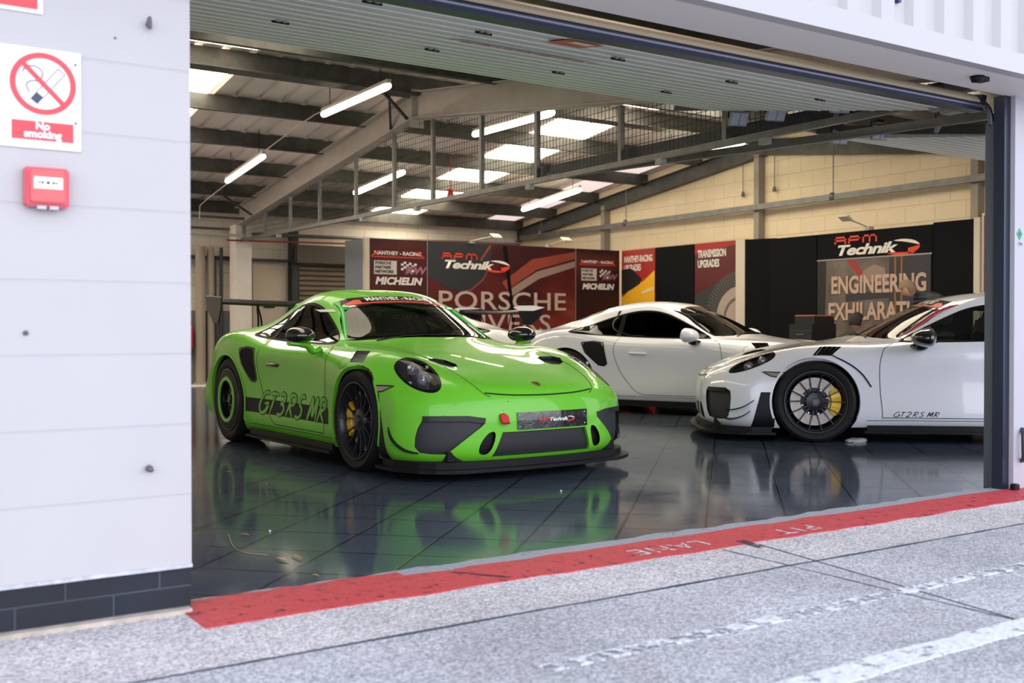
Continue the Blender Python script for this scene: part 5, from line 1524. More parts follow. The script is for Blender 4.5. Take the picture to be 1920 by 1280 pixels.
# stone chips and rubber flecks on the green nose
rd = random.Random(4); bm = NB()
for k in range(34):
    y = rd.uniform(-.75, .75); z = rd.uniform(.13, .72) if k % 3 else rd.uniform(.12, .2)
    h = body_hit((3, y, z), (-1, 0, 0))
    if not h: continue
    nn = src_normal(h); a = nn.cross(Vector((0, 0, 1))).normalized(); b_ = nn.cross(a); L = rd.uniform(.002, .006); w_ = rd.uniform(.001, .0022); t_ = rd.uniform(0, 3)
    e1 = a * math.cos(t_) + b_ * math.sin(t_); e2 = nn.cross(e1)
    bm.faces.new([bm.verts.new(h + nn * .002 + e1 * x * L + e2 * y_ * w_) for x, y_ in ((-1, -1), (1, -.6), (1, 1), (-1, .5))])
ch = obj('paint_chip', bm, mat('chip_dark', (.02, .035, .01), .8), green_car); ch['kind'] = 'stuff'
# windscreen sticker, headrest lettering, window net and yellow reflector inside
h = body_hit((3, -.56, 1.02), (-1, 0, 0)); bm = grid2(-.03, -.010, .03, .010, 4, 2); decal('permit_sticker', place2(bm, -.565, 1.105), F_FRONT, WHITEV, green_car, .003, 0)
bm = text_bm('GT3 RS', .05, bold=.001, sx=1.2, shear=.3)
Mh = Matrix.Translation((-1.735, .36, 1.065)) @ Matrix.Rotation(R(-14), 4, 'Y') @ Matrix(((0, 0, 1, 0), (1, 0, 0, 0), (0, 1, 0, 0), (0, 0, 0, 1)))
bmesh.ops.transform(bm, matrix=Mh, verts=bm.verts[:]); obj('headrest_lettering', bm, TEXTG, green_car)
bm = NB(); box(bm, (-1.66, -.60, .92), (.10, .03, .11)); bevel(bm, .02, 2); obj('yellow_pad', bm, mat('pad_yellow', (.75, .38, .01), .6), green_car)
bm = NB(); tube(bm, [(-1.55, -.52, .80), (-1.15, -.45, 1.02)], .012, 6); obj('pale_bar', bm, mat('pale_green', (.40, .50, .32), .5), green_car)
bm = NB(); box(bm, (-.72, .28, .87), (.05, .16, .05)); obj('dash_label', bm, mat('label_grey', (.35, .38, .36), .6), green_car)
# mid car: white seat shell edge seen through its window
bm = NB(); box(bm, (-1.72, -.36, 1.03), (.08, .16, .14)); bevel(bm, .04, 3); obj('seat_shell', bm, mat('shell_grey', (.22, .23, .25), .5), mid_car, True)
# curved pale blades on the mid car wing ends
for s in (1, -1):
    bm = NB(); prism(bm, [(-2.86, s * .818, 1.262), (-2.95, s * .818, 1.285), (-3.2, s * .818, 1.29), (-3.40, s * .818, 1.265), (-3.2, s * .818, 1.215), (-2.95, s * .818, 1.215)], (0, s * .008, 0)); obj('endplate_blade', fixn(bm), WHITEP, back_car)
# ================================================================ exhibition walls with printed graphics
PH = 2.34
SHB = mat('panel_shell_black', (.004, .005, .007), .7, spec=.12)
POST = mat('panel_post_cream', (.62, .56, .47), .5)
PRW = mat('print_white', (.80, .76, .72), .5)
PRR = mat('print_red_bright', (.78, .05, .02), .45)
def swirl(name, c1, c2, c3, scale, rot):
    m = bpy.data.materials.new(name); m.use_nodes = True; n, l = nodes_of(m); b = n['Principled BSDF']
    t = n.new('ShaderNodeTexCoord'); mp = n.new('ShaderNodeMapping'); mp.inputs['Rotation'].default_value = rot; mp.inputs['Scale'].default_value = scale; l.new(t.outputs['Object'], mp.inputs[0])
    w = n.new('ShaderNodeTexNoise'); w.inputs['Scale'].default_value = 1; w.inputs['Detail'].default_value = 3; w.inputs['Distortion'].default_value = .6; l.new(mp.outputs[0], w.inputs['Vector'])
    r = n.new('ShaderNodeValToRGB'); r.color_ramp.elements[0].position = .36; r.color_ramp.elements[0].color = (*c1, 1); r.color_ramp.elements[1].position = .66; r.color_ramp.elements[1].color = (*c3, 1)
    e_ = r.color_ramp.elements.new(.52); e_.color = (*c2, 1); l.new(w.outputs['Fac'], r.inputs[0]); l.new(r.outputs[0], b.inputs['Base Color']); b.inputs['Roughness'].default_value = .5; b.inputs['Specular IOR Level'].default_value = .3
    MATS[name] = m; return m
MAROON = swirl('print_maroon', (.050, .006, .008), (.075, .008, .010), (.10, .014, .014), (.6, .6, .6), (0, 0, 0))
REDSW = swirl('print_red_sweep', (.035, .005, .007), (.13, .013, .012), (.22, .035, .025), (.35, .35, 1.1), (0, R(28), 0))
class Board:
    """flat printed board: x along the board to the viewer's right, y up"""
    def __init__(s, name, label, cat, p0, xdir, w, z0, z1, m, th=.04, group=None):
        s.o = Vector((p0[0], p0[1], z0)); s.x = Vector((*xdir, 0)).normalized(); s.n = s.x.cross(Vector((0, 0, 1))); s.w = w; s.h = z1 - z0
        s.root = thing(name, label, cat, s.o, math.atan2(s.x.y, s.x.x), group)
        bm = NB(); boxmm(bm, (0, 0, 0), (w, th, s.h)); obj('board', bm, m, s.root); s.lv = 0
    def add(s, name, bm, m, x=0, y=0, parent=None, lift=None):
        s.lv += 1; k = (.0012 * s.lv if lift is None else lift) + .001
        for v in bm.verts: v.co = Vector((v.co.x + x, -k, v.co.y + y))
        return obj(name, bm, m, parent or s.root)
    def text(s, name, txt, size, x, y, m, **k): return s.add(name, text_bm(txt, size, **k), m, x, y)
    def poly(s, name, pts, m): return s.add(name, poly2(pts), m)
def sponsor(B, x, w, y=PH, top=.10):
    # stack of printed marks: maker strip, partner block, spring badge, tyre name
    u = w / .95
    B.text('maker_lettering', 'MANTHEY - RACING', .075 * u, x + w / 2, y - .22, PRW, bold=.003, sx=1.15)
    bm = NB()
    for s_ in (1, -1):
        bm.faces.new([bm.verts.new((x + w / 2 + s_ * a * u, y - .22 + b * u, 0)) for a, b in ((.42, -.04), (.30, .03), (.35, .035), (.47, -.06))][::s_])
    bm.faces.new([bm.verts.new((x + w / 2 + a * u, y - .22 + b * u, 0)) for a, b in ((-.45, -.062), (.45, -.062), (.42, -.048), (-.42, -.048))])
    B.add('maker_red_mark', bm, PRR)
    bm = NB(); rect(bm, x + .07 * u, y - .545, x + .45 * u, y - .335); B.add('partner_block', bm, mat('print_pale', (.62, .58, .56), .5))
    B.text('partner_lettering', 'PORSCHE', .062 * u, x + .09 * u, y - .375, SHB, align='LEFT', bold=.002); B.text('partner_lettering', 'PARTNER', .062 * u, x + .09 * u, y - .440, SHB, align='LEFT', bold=.002); B.text('partner_lettering', 'NETWORK', .062 * u, x + .09 * u, y - .505, SHB, align='LEFT', bold=.002)
    bm = NB()
    for i in range(6):
        for j in range(4):
            if (i + j) % 2: rect(bm, x + (.52 + i * .045) * u, y - .37 - j * .035 - i * .006, x + (.565 + i * .045) * u, y - .335 - j * .035 - i * .006)
    B.add('chequer_mark', bm, PRW)
    B.text('spring_lettering', 'KW', .16 * u, x + .76 * u, y - .48, mat('print_violet', (.22, .10, .30), .5), bold=.008, shear=.2, sx=1.3)
    B.text('spring_lettering', 'KW', .15 * u, x + .775 * u, y - .48, mat('print_orange', (.55, .16, .05), .5), shear=.2, sx=1.3)
    B.text('tyre_lettering', 'MICHELIN', .15 * u, x + w / 2, y - .65, PRW, bold=.007, sx=1.16, shear=.22)
Yb = 14.7
B1 = Board('banner_panel', 'dark maroon sponsor panel at the left end of the banner wall', 'banner panel', (7.17, Yb), (1, 0), .99, 0, PH, MAROON, group='panels of the red banner wall')
B1.root.pop('group', None) if 'group' in B1.root else None
sponsor(B1, .0, .97, PH)
B2 = Board('banner_panel', 'wide red banner panel with large logo and pale lounge lettering', 'banner panel', (8.165, Yb), (1, 0), 2.905, 0, PH, REDSW)
pts = [(0, PH - .01), (1.22, PH - .01), (1.16, 1.98), (1.02, 1.76), (.80, 1.60), (.62, 1.56), (.35, 1.62), (.0, 1.80)]
B2.poly('dark_shield', pts, mat('print_navy', (.018, .022, .030), .45))
B2.add('shield_edge', poly2([(.62, 1.56), (.80, 1.60), (1.02, 1.76), (1.16, 1.98), (1.18, 1.98), (1.04, 1.74), (.81, 1.575), (.62, 1.535)]), mat('print_edge', (.22, .05, .05), .5))
for P_ in ([(1.50, 1.60), (2.1, 1.95), (2.9, 2.16), (2.9, 2.28), (2.0, 2.12), (1.40, 1.72)],): B2.poly('red_sweep', P_, mat('print_sweep_red', (.27, .045, .03), .45))
B2.poly('pale_sweep', [(1.60, 1.50), (2.15, 1.80), (2.9, 2.02), (2.9, 2.12), (2.1, 1.92), (1.50, 1.58)], mat('print_sweep_pale', (.30, .20, .18), .45))
B2.poly('dark_line', [(1.42, 2.32), (1.50, 2.32), (1.66, 1.05), (1.60, 1.05)], SHB); B2.poly('red_line', [(1.16, 2.32), (1.20, 2.32), (1.0, 2.05), (.97, 2.08)], mat('print_sweep_red', (.2, .03, .02)))
red, white = logo_rpm(.140); B2.add('logo_red_part', red, PRR, .80, 1.98); B2.add('logo_white_part', white, PRW, .80, 1.98)
LT = mat('print_lounge', (.50, .38, .33), .5)
for t_, y_ in (('PORSCHE', 1.40), ('DRIVERS', 1.03), ('LOUNGE', .66)): B2.text('lounge_lettering', t_, .42, .17, y_, LT, align='LEFT', bold=.004, sx=1.36, spacing=1.04)
B3 = Board('banner_panel', 'dark sponsor panel in the corner beside the yellow car print', 'banner panel', (11.08, Yb), (1, 0), .97, 0, PH, swirl('print_dark_red', (.02, .008, .01), (.035, .006, .008), (.10, .02, .015), (.4, .4, 1.4), (0, R(25), 0)))
sponsor(B3, .06, .84, PH)
bm = NB(); boxmm(bm, (7.085, Yb - .01, 0), (7.165, Yb + .06, PH + .0)); tag(obj('panel_post', bm, POST), 'cream upright post at the left end of the red banner wall', 'post')
bm = NB(); prism(bm, [(7.09, Yb + .06, 0), (7.13, Yb + .06, 0), (7.09, Yb + .62, 0), (7.05, Yb + .62, 0)], (0, 0, PH - .01)); tag(obj('return_board', fixn(bm), mat('panel_bluegrey', (.20, .22, .27), .4)), 'blue grey return panel at the left end of the banner wall', 'banner panel')
for x in (8.157, 11.072):
    bm = NB(); boxmm(bm, (x, Yb - .012, 0), (x + .012, Yb, PH)); tag(obj('panel_joint', bm, mat('joint_metal', (.35, .33, .32), .4, metal=.6)), 'thin metal joint strip ' + ('left of the big logo' if x < 9 else 'right of the big banner'), 'joint strip')
# right-hand boards (seen along the right wall; the viewer's right is towards -Y)
Xb = 12.10
def rboard(name, label, ya, yb, z0, z1, m, X=Xb, cat='display panel'): return Board(name, label, cat, (X, ya), (0, -1), ya - yb, z0, z1, m)
b = rboard('display_board', 'red display panel printed with a yellow car', 14.69, 13.81, 0, PH, mat('print_crimson', (.36, .018, .016), .45))
b.poly('red_band', [(0, 2.00), (.88, 1.78), (.88, 1.63), (0, 1.83)], mat('print_red_deep', (.55, .02, .01), .45))
b.text('panel_lettering', 'MANTHEY-RACING', .155, .06, 2.17, PRW, align='LEFT', bold=.005, sx=.56); b.text('panel_lettering', 'UPGRADES', .155, .06, 2.02, PRW, align='LEFT', bold=.005, sx=.6)
b.poly('car_body_print', [(0, 1.50), (.30, 1.70), (.58, 1.78), (.88, 1.96), (.88, 0.68), (0, 0.68)], mat('print_yellow', (.85, .45, .02), .45)); b.poly('car_window_print', [(0, 2.00), (.25, 2.02), (.55, 1.83), (.50, 1.74), (.28, 1.65), (0, 1.56)], mat('print_black', (.015, .015, .018), .4))
b.poly('wheel_arch_print', [(.10, 0.88), (.14, 1.08), (.28, 1.22), (.45, 1.18), (.55, 1.00), (.56, 0.83)], MATS['print_black']); b.poly('highlight_print', [(.55, 1.60), (.86, 1.68), (.86, 1.63), (.55, 1.56)], mat('print_cream', (.75, .65, .45), .5))
b = rboard('display_board', 'plain black display panel between the yellow car and gear prints', 13.79, 12.85, 0, PH, SHB)
b = rboard('display_board', 'display panel printed with a large steel gear', 12.83, 11.88, 0, PH, mat('print_wine', (.10, .012, .014), .45))
b.poly('crimson_corner', [(0, PH), (.95, PH), (.95, 2.28), (0, 2.16)], MATS['print_crimson'])
b.poly('slate_field', [(0, 1.50), (.95, 1.86), (.95, 0), (0, 0)], mat('print_slate', (.035, .042, .045), .45))
b.text('panel_lettering', 'TRANSMISSION', .165, .07, 2.16, PRW, align='LEFT', bold=.006, sx=.56); b.text('panel_lettering', 'UPGRADES', .165, .07, 2.00, PRW, align='LEFT', bold=.006, sx=.6)
bm = NB(); gx, gy = 1.0, 1.12
for k in range(26):
    a = R(95 + k * 4.6); a2 = a + R(2.4)
    pts = [(gx + r_ * math.cos(q), gy + r_ * math.sin(q)) for r_, q in ((.40, a), (.74, a + .03), (.74, a2 + .03), (.40, a2))]
    pts = [(min(.948, max(0, x)), y) for x, y in pts]
    if max(q[0] for q in pts) - min(q[0] for q in pts) > .01: bm.faces.new([bm.verts.new((*q, 0)) for q in pts])
b.add('gear_teeth_print', bm, mat('print_gear_dark', (.10, .095, .095), .4))
def clipc(r_, a0, a1): return [(min(.948, gx + r_ * math.cos(R(a))), gy + r_ * math.sin(R(a))) for a in range(a0, a1, 10)]
b.poly('gear_ring_print', clipc(.50, 90, 271), mat('print_gear_light', (.42, .34, .30), .35)); b.poly('gear_hub_print', clipc(.34, 90, 271), mat('print_gear_mid', (.14, .115, .105), .4)); b.poly('gear_face_print', clipc(.29, 90, 271), MATS['print_gear_light'])
bm = NB(); boxmm(bm, (Xb - .05, 11.68, 0), (Xb + .03, 11.87, PH)); tag(obj('panel_post', bm, POST), 'cream upright post right of the gear print', 'post')
bm = NB(); prism(bm, [(Xb - .04, 11.68, 0), (Xb - .04, 11.64, 0), (12.26, 11.22, 0), (12.26, 11.28, 0)], (0, 0, PH - .01)); tag(obj('return_board', fixn(bm), SHB), 'black return panel right of the gear print', 'display panel')
X2 = 12.14
b = rboard('display_board', 'tall black display panel left of the slogan wall', 11.25, 10.36, 0, PH - .03, SHB, X2)
b = rboard('display_board', 'display wall with logo header and grey workshop slogan picture', 10.34, 8.47, 0, PH - .03, mat('header_black', (.005, .006, .009), .7, spec=.12), X2)
red, white = logo_rpm(.150); b.add('logo_red_part', red, PRR, .88, 2.05); b.add('logo_white_part', white, PRW, .88, 2.05)
b.poly('workshop_print', [(.0, 0), (1.85, 0), (1.85, 1.93), (0, 1.93)], mat('print_workshop', (.13, .105, .095), .45, vary=(3, .5)))
b.poly('dark_edge_print', [(0, 0), (.12, 0), (.16, 1.93), (0, 1.93)], MATS['print_black']); b.poly('dark_floor_print', [(.5, 1.34), (1.3, 1.38), (1.3, 1.50), (.5, 1.44)], mat('print_shadow', (.03, .03, .04)))
b.poly('red_flash_print', [(.50, 1.93), (.64, 1.93), (.84, 1.68), (.78, 1.62)], mat('print_flash', (.33, .03, .025))); b.poly('dome_print', [(.72, 1.60), (.80, 1.76), (.98, 1.84), (1.14, 1.78), (1.20, 1.6)], mat('print_dome', (.28, .20, .17)))
b.poly('dark_bay_print', [(1.22, 1.0), (1.85, .95), (1.85, 1.92), (1.22, 1.92)], MATS['print_shadow'])
for x in (1.30, 1.40): b.poly('orange_post_print', [(x, 1.1), (x + .03, 1.1), (x + .03, 1.92), (x, 1.92)], mat('print_amber', (.26, .11, .03)))
b.poly('header_line', [(0, 1.925), (1.87, 1.925), (1.87, 1.945), (0, 1.945)], MATS['joint_metal'])
SL = mat('print_slogan', (.52, .36, .29), .5)
b.text('slogan_lettering', 'ENGINEERING', .33, .25, 1.56, SL, align='LEFT', bold=.010, sx=.73); b.text('slogan_lettering', 'EXHILARATION', .33, .20, 1.19, SL, align='LEFT', bold=.010, sx=.75)
b = rboard('display_board', 'black display panel right of the slogan wall', 8.46, 7.88, 0, PH - .01, SHB, X2)
bm = NB(); boxmm(bm, (X2 - .03, 7.79, 0), (X2 + .04, 7.87, PH)); tag(obj('panel_post', bm, POST), 'cream upright post beside the far right red panel', 'post')
b = rboard('display_board', 'red and pale display panel partly hidden by the door track', 7.78, 6.9, 0, PH + .05, mat('print_pale_grey', (.62, .55, .52), .5), X2)
b.poly('red_top_print', [(.03, 2.36), (.86, 2.36), (.86, 1.72), (.03, 1.36)], mat('print_brick', (.24, .018, .02), .45)); b.text('panel_lettering', 'MR', .18, .13, 2.14, PRW, align='LEFT', bold=.006, sx=.7); b.text('panel_lettering', 'PERFORMANCE', .18, .13, 1.94, PRW, align='LEFT', bold=.006, sx=.6)
bm = NB(); lathe(bm, [(0, 0), (.045, 0)], 12, 'Z'); b.add('yellow_spot_print', bm, MATS['print_yellow'], .18, 1.32); bm = NB(); lathe(bm, [(0, 0), (.06, 0)], 12, 'Z'); b.add('dark_spot_print', bm, MATS['print_black'], .20, .74)
# arm lamps clipped on the boards
def arm_lamp(label, base, head, rz):
    t = thing('display_lamp', label, 'lamp', base)
    hp = Vector(head) - Vector(base)
    bm = NB(); box(bm, (0, 0, .02), (.10, .07, .05)); tube(bm, [(0, 0, .03), hp * .4 + Vector((0, 0, .02)), hp], .010, 6); obj('arm', bm, mat('lamp_arm', (.45, .43, .40), .4, metal=.4), t)
    bm = NB(); box(bm, (0, 0, 0), (.17, .13, .03)); bevel(bm, .006, 1); bmesh.ops.transform(bm, matrix=Matrix.Translation(hp) @ Matrix.Rotation(rz, 4, 'Z') @ Matrix.Rotation(R(28), 4, 'X'), verts=bm.verts[:]); h = obj('lamp_head', bm, mat('lamp_head_cream', (.72, .68, .56), .4), t)
    return t
arm_lamp('cream display lamp on a short arm above the big logo banner', (8.98, Yb, PH), (9.16, 14.25, 2.43), R(0))
arm_lamp('cream display lamp above the right part of the big banner', (10.52, Yb, PH), (10.55, 14.25, 2.44), R(0))
arm_lamp('display lamp on a long arm above the slogan wall', (X2, 9.45, PH - .03), (11.85, 9.62, 2.47), R(90))
# ================================================================ things on the outer wall
WY = GF - .0005
def wsign(name, label, cat, x0, x1, z0, z1, m, th=.006):
    t = thing(name, label, cat, (x0, WY - th, z0)); bm = NB(); boxmm(bm, (0, 0, 0), (x1 - x0, th, z1 - z0)); obj('board', bm, m, t); return t
SIGNW = mat('sign_white', (.88, .88, .90), .35); SIGNR = mat('sign_red', (.72, .055, .075), .4); SIGNK = mat('sign_black', (.05, .06, .12), .5)
t = wsign('no_smoking_sign', 'white no smoking sign on the block wall above the red call point', 'sign', .475, .753, 1.54, 1.856, SIGNW)
def sput(name, bm, m, x, z, k, parent=t):
    for v in bm.verts: v.co = Vector((v.co.x + x, -.0008 * k, v.co.y + z))
    return obj(name, bm, m, parent)
cx, cz = .165, .205; R1, R2 = .098, .081
bm = NB(); N = 48
ring = [[bm.verts.new((r_ * math.cos(2 * math.pi * k / N), r_ * math.sin(2 * math.pi * k / N), 0)) for r_ in (R1, R2)] for k in range(N)]
for k in range(N): a, b = ring[k], ring[(k + 1) % N]; bm.faces.new((a[0], b[0], b[1], a[1]))
d_ = Vector((1, -1, 0)).normalized(); n_ = Vector((1, 1, 0)).normalized() * .0075
bm.faces.new([bm.verts.new(p_) for p_ in (-d_ * R2 - n_, d_ * R2 - n_, d_ * R2 + n_, -d_ * R2 + n_)]); sput('prohibition_ring', bm, SIGNR, cx, cz, 3)
bm = NB(); a = Vector((-.028, -.058, 0)); b = Vector((.055, .045, 0)); dd = (b - a).normalized(); s_ = Vector((-dd.y, dd.x, 0)) * .013
q = a + dd * .028; bm.faces.new([bm.verts.new(p_) for p_ in (a - s_, q - s_, q + s_, a + s_)]); sput('cigarette_tip', bm, SIGNK, cx, cz, 1)
def outline(bm, pts, w, closed=True):
    P = [Vector((*p_, 0)) for p_ in pts]
    for u_, v_ in zip(P, P[1:] + (P[:1] if closed else [])):
        if (v_ - u_).length < 1e-6: continue
        e_ = (v_ - u_).normalized(); n2 = Vector((-e_.y, e_.x, 0)) * w / 2; bm.faces.new([bm.verts.new(x_) for x_ in (u_ - n2, v_ - n2, v_ + n2, u_ + n2)])
bm = NB(); outline(bm, [tuple((q - s_)[:2]), tuple((b - s_)[:2]), tuple((b + s_)[:2]), tuple((q + s_)[:2])], .0022)
outline(bm, [tuple(p_[:2]) for p_ in catmull([(-.040, -.030, 0), (-.050, -.008, 0), (-.035, .006, 0), (-.010, .010, 0), (-.002, .035, 0), (-.020, .052, 0), (-.048, .050, 0), (-.062, .030, 0)], 5)], .003, False); sput('cigarette_outline', bm, SIGNK, cx, cz, 2)
bm = NB(); rect(bm, .072, .025, .255, .085); bo = sput('caption_block', bm, SIGNR, 0, 0, 1)
bm = text_bm('No', .032, bold=.0012); sput('caption_lettering', bm, SIGNW, .163, .070, 2, bo); bm = text_bm('smoking', .034, bold=.0012, sx=.98); sput('caption_lettering', bm, SIGNW, .163, .044, 2, bo)
bm = NB()
for x, z in ((.262, .278), (.262, .090)): lathe(bm, [(0, -.003), (.003, -.003), (.004, 0)], 10, 'Y', M=Matrix.Translation((x, 0, z)))
obj('sign_screw', bm, SIGNK, t)
t = wsign('safety_sign', 'white and red safety sign cut off at the top left corner', 'sign', .30, .640, 1.965, 2.2, SIGNW); bm = NB(); rect(bm, .01, .012, .325, .20); sput('red_field', bm, SIGNR, 0, 0, 1, t); bm = text_bm('FIRE', .10, bold=.003); sput('sign_lettering', bm, SIGNW, .20, .075, 2, t)
bm = NB(); boxmm(bm, (.452, WY - .012, 1.555), (.4795, WY, 1.60)); tag(obj('sign_clip', bm, mat('clip_grey', (.25, .26, .28), .5)), 'small grey clip at the left edge of the no smoking sign', 'clip')
t = thing('fire_call_point', 'red square fire alarm call point on the white block wall', 'fire alarm', (.645, WY, 1.415))
RD = mat('call_red', (.66, .035, .085), .35, coat=.4)
bm = NB(); boxmm(bm, (-.066, -.038, -.062), (.066, 0, .062)); bevel(bm, .006, 2); obj('back_box', bm, RD, t)
bm = NB(); boxmm(bm, (-.052, -.050, -.050), (.052, -.034, .052)); bevel(bm, .004, 2); fc = obj('front_cover', bm, mat('call_red_front', (.70, .06, .07), .3, coat=.5), t)
bm = NB(); boxmm(bm, (-.042, -.0525, -.008), (.044, -.049, .030)); bevel(bm, .002, 1); g_ = obj('break_glass', bm, mat('call_white', (.88, .87, .85), .3), fc)
bm = NB()
for x, r_ in ((-.016, .004), (0, .005), (.016, .004)): lathe(bm, [(0, -.0532), (r_, -.0532), (r_, -.052)], 10, 'Y', M=Matrix.Translation((x, 0, .012)))
for s_ in (-1, 1): prism(bm, [(s_ * .020, -.0531, .012), (s_ * .028, -.0531, .016), (s_ * .028, -.0531, .008)], (0, .0005, 0))
obj('press_mark', fixn(bm), SIGNK, g_)
bm = NB(); boxmm(bm, (-.03, -.045, -.070), (-.004, -.01, -.060)); boxmm(bm, (.006, -.045, -.070), (.032, -.01, -.060)); obj('key_slot', bm, mat('slot_grey', (.55, .52, .55), .4), t)
def anchor(label, x, z, kind):
    bm = NB()
    if kind == 'bolt':
        tube(bm, [(x, WY, z), (x + .004, WY - .03, z - .004)], .008, 10); tube(bm, [(x, WY - .012, z), (x, WY - .018, z)], .013, 6)
    elif kind == 'stud':
        tube(bm, catmull([(x, WY, z), (x - .002, WY - .012, z), (x + .0, WY - .022, z + .016), (x, WY - .02, z - .018)], 3), .0075, 8)
    elif kind == 'plug': tube(bm, [(x, WY + .002, z), (x, WY - .006, z)], .008, 10)
    else: tube(bm, [(x, WY + .002, z), (x, WY - .002, z)], .004, 8)
    return tag(obj('wall_anchor', bm, mat('rusty_anchor', (.13, .12, .14), .6, vary=(60, .3)), None, True), label, 'wall bolt')
anchor('dark metal stud high on the white wall right of the signs', .968, 1.985, 'stud'); anchor('small dark plug in the white wall at mid height near the frame edge', .585, .955, 'plug')
anchor('bolt sticking out of the white wall low down', .962, .50, 'bolt'); anchor('tiny dark hole in the white wall above the no smoking sign', .862, 1.925, 'hole')
# green diamond label, hook on the right pier
bm = NB(); d = .030; bm.faces.new([bm.verts.new((x, GF - .002, z)) for x, z in ((6.095 - d, 1.535), (6.095, 1.535 - d * 1.25), (6.095 + d, 1.535), (6.095, 1.535 + d * 1.25))])
gd = tag(obj('diamond_label', bm, mat('label_green', (.0, .28, .16), .4)), 'green diamond hazard label on the right pier', 'label')
bm = text_bm('2', .026, bold=.001)
for v in bm.verts: v.co = Vector((v.co.x + 6.095, GF - .0035, v.co.y + 1.535))
obj('label_print', bm, mat('label_dark', (.0, .08, .05), .5), gd)
bm = NB(); tube(bm, catmull([(6.085, GF - .004, 1.485), (6.09, GF - .012, 1.478), (6.10, GF - .012, 1.470), (6.11, GF - .004, 1.480)], 4), .003, 6); tag(obj('small_hook', bm, mat('hook_steel', (.2, .2, .22), .4, metal=.6)), 'small wire hook below the green diamond label', 'hook')
bm = NB(); tube(bm, catmull([(6.13, GF - .004, .36), (6.10, GF - .03, .33), (6.095, GF - .035, .26), (6.105, GF - .03, .19), (6.13, GF - .004, .17)], 5), .014, 8); tag(obj('pier_handle', bm, mat('handle_dark', (.03, .035, .05), .4), None, True), 'dark bow shaped handle low on the right pier', 'handle')
bm = NB(); box(bm, (6.03, GF - .02, .02), (.05, .04, .04)); bevel(bm, .008, 1); tag(obj('door_stop', bm, BLACK), 'small black stop block on the ground at the right pier', 'door stop')
# leaves, straw and grit
LEAF = mat('dry_leaf', (.62, .38, .20), .7)
rd = random.Random(11)
for lab, px, py, L, w_, a in (('pale brown dry leaf nearest the red band on the dark tiles', 530, 1050, .10, .022, 1.2), ('thin folded dry leaf beside the larger leaf on the tiles', 556, 1045, .12, .012, 1.0), ('short upright brown leaf on the tiles at the left', 459, 1003, .05, .012, 1.5),
                        ('small leaf scrap close to the red band', 592, 1080, .04, .010, 1.3), ('little straw on the tiles under the green car tail', 428, 885, .05, .008, 1.4), ('pale chip of leaf on the tiles left of the green car', 500, 908, .035, .008, .8)):
    p0 = at(px, py, Z=.002); bm = NB(); row = []
    dv = Vector((math.cos(a + .6), math.sin(a + .6), 0)); sv = Vector((-dv.y, dv.x, 0))
    for k in range(7):
        t_ = k / 6; ww = w_ * math.sin(math.pi * min(.98, max(.03, t_))) * .5; c_ = p0 + dv * (t_ - .5) * L + Vector((0, 0, .002 + .010 * t_ * (1 - t_)))
        row.append([bm.verts.new(c_ + sv * ww + Vector((0, 0, .003))), bm.verts.new(c_), bm.verts.new(c_ - sv * ww + Vector((0, 0, .003)))])
    for a_, b_ in zip(row, row[1:]):
        for k in range(2): bm.faces.new((a_[k], a_[k + 1], b_[k + 1], b_[k]))
    tag(obj('dry_leaf', bm, LEAF), lab, 'leaf')
bm = NB(); tube(bm, catmull([at(px, py, Z=.003) for px, py in ((428, 1000), (434, 1018), (442, 1028), (462, 1036), (503, 1040))], 5), .0018, 5); tag(obj('straw_stalk', bm, mat('straw', (.50, .34, .2), .7)), 'long curved straw stalk lying on the tiles at left', 'straw')
for lab, px, py in (('white speck of grit on the tiles below the green car nose', 1052, 920), ('white speck of grit on the tiles at left by the straw', 506, 995)):
    bm = NB(); bmesh.ops.create_icosphere(bm, subdivisions=1, radius=.006, matrix=Matrix.Translation(at(px, py, Z=.005))); tag(obj('grit_speck', bm, SIGNW), lab, 'grit')

# ================================================================ work corner behind the white car
def wxy(px, d):
    r_ = (px - 960) / 2000 * d; return Vector((r_ * math.cos(TH) + d * math.sin(TH), -r_ * math.sin(TH) + d * math.cos(TH), 0))
t = thing('tool_cabinet', 'black tool cabinet with an orange topped box on it', 'cabinet', (11.55, 9.92, 0), R(90))
bm = NB(); boxmm(bm, (-.21, -.24, 0), (.21, .24, 1.03)); bevel(bm, .01, 2); obj('carcass', bm, mat('cabinet_black', (.010, .012, .016), .4), t)
for k, z in enumerate((.08, .32, .56, .78)):
    bm = NB(); boxmm(bm, (-.195, .238, z), (.195, .252, z + (.20 if k < 3 else .16))); bevel(bm, .004, 1); dr = obj('drawer', bm, mat('drawer_black', (.014, .016, .021), .35), t)
    bm = NB(); boxmm(bm, (-.06, .252, z + .10), (.06, .262, z + .112)); obj('drawer_pull', bm, mat('pull_grey', (.16, .16, .17), .4), dr)
t2 = thing('tool_box', 'low black box with copper orange lid on the tool cabinet', 'box', (11.55, 9.92, 1.03), R(90)); bm = NB(); boxmm(bm, (-.20, -.2, 0), (.14, .2, .10)); obj('box_body', bm, MATS['cabinet_black'], t2); bm = NB(); boxmm(bm, (-.20, -.2, .10), (.14, .2, .118)); bevel(bm, .004, 1); obj('box_lid', bm, mat('lid_orange', (.42, .13, .05), .5), t2)
t = thing('work_table', 'dark work table behind the white car where two people work', 'table', (11.84, 8.85, 0), R(90)); bm = NB(); boxmm(bm, (-.75, -.26, .72), (.75, .26, .76)); bevel(bm, .006, 1); obj('table_top', bm, mat('table_dark', (.05, .045, .04), .5), t)
for x in (-.7, .7):
    for y in (-.22, .22): bm = NB(); tube(bm, [(x, y, 0), (x, y, .72)], .02, 8); obj('leg', bm, DSTEEL, t)
